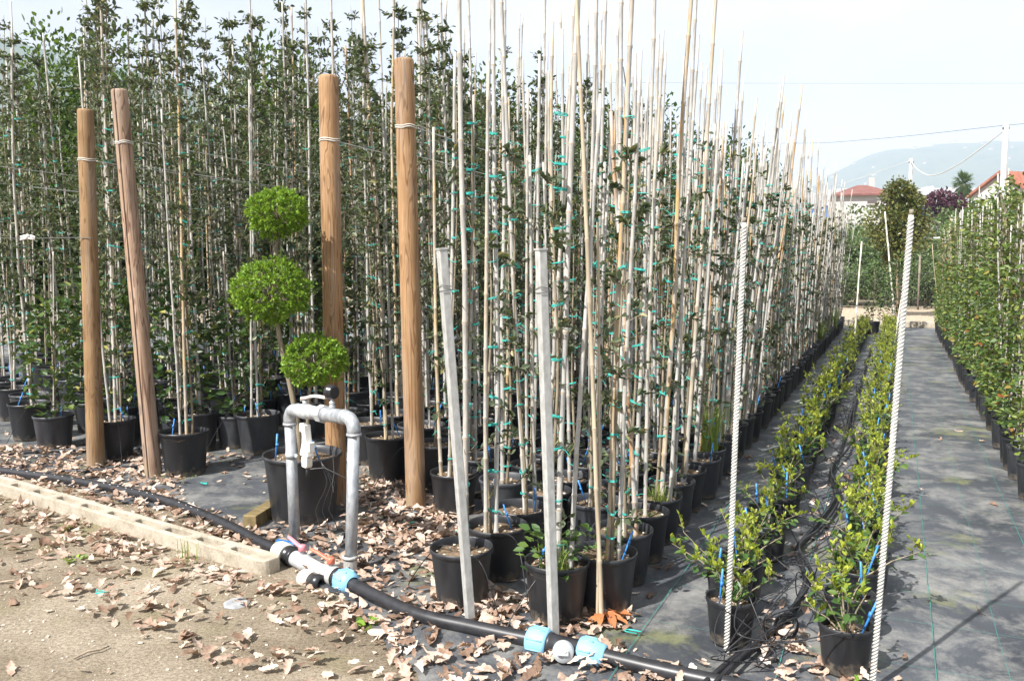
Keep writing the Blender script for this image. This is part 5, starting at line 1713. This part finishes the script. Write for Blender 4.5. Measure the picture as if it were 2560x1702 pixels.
hx = [W(15.6 - 7.1 * k / 14 + .3 * math.sin(k * 2.1), -2.6 - .73 * k) for k in range(15)]
for k, q in enumerate(hx):
    if not in_view(*(q.x * UX + q.y * UY, q.x * VX + q.y * VY)): continue
    o = tag(empty('evergreen_tree', q, k * 1.7), 'dark evergreen tree behind the saplings, %s counted from the right' % ordinal(k), 'tree', 'evergreen trees behind the left block')
    s_ = .84 + .08 * math.sin(k * 4.3) + .006 * k
    o.scale = (s_, s_, s_ * (1.02 + .03 * min(k, 5)))
    tag(inst('crown', HT[k % 3][0], o), kind='stuff')
    inst('trunk', HT[k % 3][1], o)

# ------------------------------------------------------------------ end of the aisle: mesh fence, shrubs, trees
o = tag(empty('wire_fence', W(27.4, 0, .08), -YAW), 'grey hexagonal wire mesh fence across the end of the aisle', 'fence')
m_ = MB()
cw, ch, H = .15, .13, 1.45
for c in range(-34, 34):
    x = c * cw
    for s_ in (0, 1):
        P = []
        n = int(H / ch)
        for r_ in range(n + 1):
            ph = r_ % 4
            off = (0, 0, 1, 1)[ph] if s_ == 0 else (1, 1, 0, 0)[ph]
            P.append((x + off * cw / 2, 0, r_ * ch * .75))
        m_.tube(P, .0035, 3, cap=False)
tag(m_.build('wire_mesh', M['dark_wire'], o, False), kind='stuff')
for x in (-4.5, -2, .6, 3.2):
    m_ = MB(); m_.tube([(x, .03, -.1), (x, .03, 1.6)], .03, 8); m_.build('post', M['tree_bark'], o)
m_ = MB(); m_.tube([(-5.1, 0, 1.08), (5.1, 0, 1.08)], .004, 5); m_.build('top_wire', M['dark_wire'], o)

SH = []
for k in range(3):
    V, F = crown_arrays(840 + k, 1.0, .95, 4600, .055, .11, .95, 16, .15)
    SH.append((fol(V, F, M['olive_leaf'], 'crown'), tree_trunk(1.5, .04, .8, .8, .9, 850 + k)))
hs = [(28.6, -2.9, .95), (28.5, -1.6, .9), (28.7, -.4, .95), (28.5, .8, .92), (28.8, 2.0, 1.0), (28.6, 3.2, .95), (31, -3.6, 1.5), (31.5, -1.8, 1.55), (32, 0.2, 1.35), (32, 2.2, 1.45), (31.5, 4.2, 1.5), (36, -1.2, 1.9), (36.5, 3.0, 1.75), (28.7, -4.2, 1.0), (34, 1.2, 1.6), (34.5, 2.6, 1.7), (35, 4.6, 1.75), (40, .9, 1.95), (40, 2.6, 2.0), (40, 4.6, 2.0), (40, -2.8, 2.05)]
for k, (u, v, s_) in enumerate(hs):
    o = tag(empty('hedge_shrub', W(u, v, .05), k * 2.1), ('grey-green shrub right behind the wire fence, %s from the left' if s_ < 1.2 else 'taller green bush rising behind the fence shrubs, %s from the left') % ordinal(sum(1 for q in hs if (q[2] < 1.2) == (s_ < 1.2) and (q[1] - .01 * q[0]) < (v - .01 * u))), 'shrub', 'shrubs beyond the wire fence')
    o.scale = (s_ * 1.05, s_ * 1.05, s_ * (.92 if s_ < 1.2 else 1.0))
    tag(inst('crown', SH[k % 3][0], o), kind='stuff')
    inst('trunk', SH[k % 3][1], o)
V, F = crown_arrays(870, 1.0, 1.08, 9000, .06, .11, 0, 20, .2)
V2, F2 = crown_arrays(871, .62, .75, 3200, .06, .11, .72, 14, .2)
o = tag(empty('bronze_tree', Vector((9.82, 22.0, 0.0))), 'bronze-green ornamental tree at the end of the aisle on a cane stake', 'tree')
m_ = MB(); m_.arr(V, F); m_.arr(V2, F2)
tag(m_.build('crown', M['bronze_leaf'], o, False, (0, 0, 2.35)), kind='stuff')
m_ = MB(); m_.tube([(.1, 0, 0), (.08, 0, 1.2), (.02, 0, 2.4), (0, 0, 3.3)], [.035, .032, .025, .01], 8)
for k in range(10): m_.tube([(.02, 0, 1.9 + .1 * k), (.5 * math.cos(k * 2.4), .5 * math.sin(k * 2.4), 2.2 + .12 * k)], [.012, .004], 5, cap=False)
m_.build('trunk', M['tree_bark'], o)
m_ = MB(); m_.tube([(.02, -.1, 0), (-.05, -.1, 1.4), (-.17, -.1, 3.0)], .022, 8); m_.build('stake', M['cane'], o)
# slender leafy plant at the end of the low rows
V, F = bush_variant(880, 1.5, .22, 420, .05, .09, .05)
for i, (u, v, lab) in enumerate(((19.6, -.42, 'slender dark shrub at the far end between the low rows'), (20.6, .02, 'dark upright shrub beside the far kerb'))):
    o = tag(empty('upright_shrub', W(u, v, .006)), lab, 'shrub')
    inst('pot', POT['centre'][0], o)
    tag(inst('foliage', fol(V, F, M['camellia_leaf']), o, (0, 0, .2), (0, 0, i)), kind='stuff')
    inst('stem', bush_stem(881 + i, 1.4, .2), o, (0, 0, .2))
# white rail frame
o = tag(empty('white_rail', W(24.6, 1.2, .1), -YAW), 'white pipe rail on short legs in front of the far bushes', 'rail')
m_ = MB(); m_.tube([(-.9, 0, 2.0), (.2, 0, 2.02), (1.6, 0, 1.98)], .018, 8); m_.build('rail', M['white_plastic'], o)
for x in (-.1, .9):
    m_ = MB(); m_.tube([(x, 0, -.05), (x, 0, 2.0)], .016, 8); m_.build('leg', M['white_plastic'], o)
# purple tree, bare tree, palm
V, F = crown_arrays(890, 2.1, 1.5, 9500, .14, .26, 0, 16, .2)
o = tag(empty('purple_tree', Vector((25.3, 50, 0))), 'dark purple-leaved round tree before the blue-striped shed', 'tree')
tag(inst('crown', fol(V, F, M['purple_leaf'], 'crown'), o, (0, 0, 3.85)), kind='stuff')
inst('trunk', tree_trunk(3.6, .14, 1.6, 1.0, 3.4, 891), o)
r_ = random.Random(4)
m_ = MB()
def limb(p, d, l_, r0, dep):
    e = p + d * l_
    m_.tube([p, (p + e) / 2 + Vector((r_.gauss(0, .05), r_.gauss(0, .05), 0)) * l_, e], [r0, r0 * .8, r0 * .6], 5, cap=False)
    if dep:
        for k in range(2 + (dep > 2)):
            limb(e, (d + Vector((r_.gauss(0, .55), r_.gauss(0, .55), r_.uniform(0, .35)))).normalized(), l_ * .72, r0 * .6, dep - 1)
limb(Vector((0, 0, 0)), Vector((.08, 0, 1)), 1.05, .06, 4)
o = tag(m_.build('bare_tree', M['pole_concrete'], None, True, (15.1, 31.5, 0)), 'leafless pale-branched tree beyond the fence right of the bronze tree', 'tree')
o = tag(empty('palm_tree', Vector((38.85, 75, 0))), 'fan palm with shaggy trunk beside the red-roofed house', 'tree')
o.scale = (.72, .72, 1.0)
m_ = MB(); m_.tube([(0, 0, -.1), (.05, 0, 3), (0, 0, 6), (0, 0, 7.9)], [.26, .22, .24, .36], 10); m_.build('trunk', M['tree_bark'], o)
m_ = MB(); r_ = random.Random(2)
for k in range(150):
    a = r_.uniform(0, 6.28); el = r_.uniform(-1.2, 1.35)
    d = Vector((math.cos(a) * math.cos(el), math.sin(a) * math.cos(el), math.sin(el)))
    b = Vector((0, 0, 7.9))
    l_ = r_.uniform(.9, 1.4)
    sd_ = d.cross(Vector((0, 0, 1))).normalized()
    m_.tube([b, b + d * l_ * .6], [.02, .012], 3, cap=False)
    c = b + d * l_ * .5
    for j in range(-3, 4):
        t = (d * math.cos(j * .32) + sd_ * math.sin(j * .32)).normalized()
        e = c + t * l_ * .65 - Vector((0, 0, .10 * abs(j) * .5 + .12))
        n_ = t.cross(Vector((.1, .2, 1))).normalized() * .035
        m_.add([c, c + t * l_ * .3 + n_, e, c + t * l_ * .3 - n_], [(0, 1, 2, 3)])
tag(m_.build('fronds', M['hedge_leaf'], o, False), kind='stuff')

# ------------------------------------------------------------------ far buildings
def house(name, loc_, w, d, eave, ridge, rz, hip, wall, roof, label, windows, over=.35, ridge_axis='x'):
    o = tag(empty(name, loc_, rz), label, 'house')
    m_ = MB()
    m_.box((0, 0, eave / 2), (w, d, eave))
    if not hip:
        if ridge_axis == 'y':
            m_.add([(-w / 2, -d / 2, eave), (w / 2, -d / 2, eave), (0, -d / 2, ridge - .12), (-w / 2, d / 2, eave), (w / 2, d / 2, eave), (0, d / 2, ridge - .12)], [(0, 1, 2), (4, 3, 5)])
        else:
            m_.add([(-w / 2, -d / 2, eave), (-w / 2, d / 2, eave), (-w / 2, 0, ridge - .12), (w / 2, -d / 2, eave), (w / 2, d / 2, eave), (w / 2, 0, ridge - .12)], [(1, 0, 2), (3, 4, 5)])
    m_.build('wall', wall, o, False)
    W2, D2, th = w / 2 + over, d / 2 + over, .14
    m_ = MB()
    if hip:
        for z in (0, -th):
            m_.v += [(-W2, -D2, eave + .02 + z), (W2, -D2, eave + .02 + z), (W2, D2, eave + .02 + z), (-W2, D2, eave + .02 + z), (-w * .08, 0, ridge + z), (w * .08, 0, ridge + z)]
        m_.f = [(0, 1, 5, 4), (1, 2, 5), (2, 3, 4, 5), (3, 0, 4), (7, 6, 10, 11), (8, 7, 11), (9, 8, 11, 10), (6, 9, 10), (0, 6, 7, 1), (1, 7, 8, 2), (2, 8, 9, 3), (3, 9, 6, 0)]
    else:
        sl = (ridge - eave) / ((w if ridge_axis == 'y' else d) / 2)
        ez = eave - over * sl
        pr = [(-1, ez), (0, ridge), (1, ez)]
        for side in (-1, 1):
            for x, z in pr:
                for dz in (.05, -.12):
                    m_.v.append((x * W2, side * D2, z + dz) if ridge_axis == 'y' else (side * W2, x * D2, z + dz))
        m_.f = [(0, 6, 8, 2), (2, 8, 10, 4), (1, 3, 9, 7), (3, 5, 11, 9), (0, 2, 3, 1), (2, 4, 5, 3), (6, 7, 9, 8), (8, 9, 11, 10), (0, 1, 7, 6), (4, 10, 11, 5)]
    m_.m = [0] * len(m_.f)
    rf = m_.build('roof', roof, o, False)
    m_ = MB(); m_.box((w * .18, 0, ridge + .15), (.45, .45, .9)); m_.build('chimney', M['trim'], rf, False)
    # rows of tiles down the slopes as raised ridges
    if not hip:
        n = int((2 * D2 if ridge_axis == 'y' else 2 * W2) / .32)
        tm = MB()
        for i in range(n):
            for s_ in (-1, 1):
                q = -(D2 if ridge_axis == 'y' else W2) + .16 + i * .32
                if ridge_axis == 'y': tm.tube([(0, q, ridge + .06), (s_ * W2, q, ez + .06)], .075, 5, cap=False)
                else: tm.tube([(q, 0, ridge + .06), (q, s_ * D2, ez + .06)], .075, 5, cap=False)
        tag(tm.build('roof_tiles', roof, rf, True), kind='stuff')
    for (fx, x, z, ww, hh, mt) in windows:
        m_ = MB()
        if fx == 'front':
            m_.box((x, -d / 2 - .02, z), (ww, .08, hh)); wo = m_.build('window', M[mt], o, False)
            m_ = MB(); m_.box((x, -d / 2 - .06, z - hh / 2 - .05), (ww + .2, .18, .08)); m_.build('sill', M['trim'], wo, False)
        else:
            m_.box((-w / 2 - .02, x, z), (.08, ww, hh)); wo = m_.build('window', M[mt], o, False)
            m_ = MB(); m_.box((-w / 2 - .06, x, z - hh / 2 - .05), (.18, ww + .2, .08)); m_.build('sill', M['trim'], wo, False)
    return o
house('hip_roof_house', (29.7, 74, 0), 4.3, 7.0, 6.75, 7.75, R(-18), True, M['white_wall'], M['dark_roof'], 'white house with dark red hipped roof beyond the sapling rows', [('front', .6, 6.1, .7, .25, 'shutter'), ('front', -1.3, 5.2, .8, 1.3, 'trim')])
house('gable_house', (39.0, 64, 0), 9.0, 4.4, 6.3, 7.7, R(24), False, M['white_wall'], M['roof_tile'], 'white gabled house with red tiled roof at the right edge', [('left', 0.0, 6.9, .35, .6, 'shutter'), ('left', -.9, 5.2, .8, 1.3, 'pink_shutter'), ('front', -2.0, 5.2, .8, 1.3, 'pink_shutter'), ('front', 1.2, 5.2, .8, 1.3, 'pink_shutter')], .3, 'x')
o = tag(empty('long_shed', Vector((54, 116, 0)), R(-4)), 'long low white industrial shed with a blue band', 'shed')
m_ = MB(); m_.box((0, 0, 4.15), (26, 14, 8.3)); m_.build('wall', M['shed_blue'], o, False)
m_ = MB(); m_.box((0, -.1, 9.3), (26.2, 14.4, 2.0)); m_.build('fascia', M['shed_white'], o, False)
for x in (-4.5, -1, 2.2):
    m_ = MB(); m_.add([(x - 1.6, -4, 10.31), (x + 1.6, -4, 10.31), (x + 1.6, 4, 10.31), (x - 1.6, 4, 10.31), (x + 1.5, -4, 10.85), (x + 1.5, 4, 10.85)], [(0, 1, 4), (3, 5, 2), (0, 4, 5, 3), (1, 2, 5, 4)]); m_.build('rooflight', M['shed_white'], o, False)
o = tag(empty('flat_roof_shed', Vector((27.5, 84, 0)), R(-10)), 'small white flat-topped shed left of the hipped house', 'shed')
m_ = MB(); m_.box((-2.4, 0, 3.85), (4.2, 5, 7.7)); m_.build('wall', M['shed_white'], o, False)
m_ = MB(); m_.box((-2.4, 0, 7.77), (4.5, 5.3, .15)); m_.build('roof', M['trim'], o, False)
# utility poles and cables
def pole(loc_, h, r, label):
    o = tag(empty('utility_pole', loc_), label, 'pole', 'utility poles')
    m_ = MB(); m_.tube([(0, 0, -.2), (0, 0, h)], [r, r * .7], 12); m_.build('shaft', M['pole_concrete'], o)
    m_ = MB(); m_.box((0, 0, h - .25), (.3, .08, .08)); m_.build('bracket', M['dark_wire'], o, False)
    for s_ in (-1, 1):
        m_ = MB(); m_.lathe([(.02, 0), (.035, .02), (.02, .05), (.03, .08), (.01, .1)], 8, 0, Matrix.Translation((.12 * s_, 0, h - .21))); m_.build('insulator', M['white_plastic'], o)
    return o
pole(Vector((22.55, 40, 0)), 7.74, .17, 'tall pale concrete utility pole at the right before the tiled house')
pole(Vector((25.15, 55, 0)), 7.84, .16, 'farther pale utility pole behind the bronze tree')
def cable(pts, r, label):
    m_ = MB(); m_.tube(smooth_path(pts, 8), r, 5, cap=False)
    tag(m_.build('overhead_cable', M['wire'] if r > .015 else M['dark_wire']), label, 'cable', 'overhead cables')
cable([(22.5, 40, 7.4), (22.6, 44, 6.35), (23.2, 48, 6.12), (24.0, 51.5, 6.75), (25.1, 55, 7.7)], .028, 'thick sagging cable between the two utility poles')
cable([(22.5, 40, 7.62), (20.6, 50, 8.35), (18.5, 60, 9.43), (12, 84, 13)], .012, 'thin overhead wire running left from the near pole')
cable([(22.6, 40, 7.62), (26, 38, 7.75), (30, 36, 8)], .012, 'short overhead wire leaving the frame right of the near pole')
cable([(25.1, 55, 7.7), (23, 68, 6.5), (21, 84, 6.3)], .018, 'thin cable descending left from the far pole')
cable([(5, 60, 13.5), (20, 60, 13.43), (45, 60, 13.45)], .008, 'faint level wire high across the sky')

# ------------------------------------------------------------------ haze
m_ = MB()
m_.box((400, 1550, 236), (7200, 3700, 476))
hz = m_.mesh('haze', [], False)
hm = bpy.data.materials.new('haze')
hm.use_nodes = True
hn, hl = hm.node_tree.nodes, hm.node_tree.links
hn.clear()
ho = hn.new('ShaderNodeOutputMaterial')
hv = hn.new('ShaderNodeVolumePrincipled')
hv.inputs['Color'].default_value = (0.72, 0.83, 1.0, 1)
hv.inputs['Density'].default_value = 0.00048
hv.inputs['Anisotropy'].default_value = -0.15
hl.new(hv.outputs['Volume'], ho.inputs['Volume'])
hz.materials.append(hm)
tag(inst('haze', hz), kind='stuff')
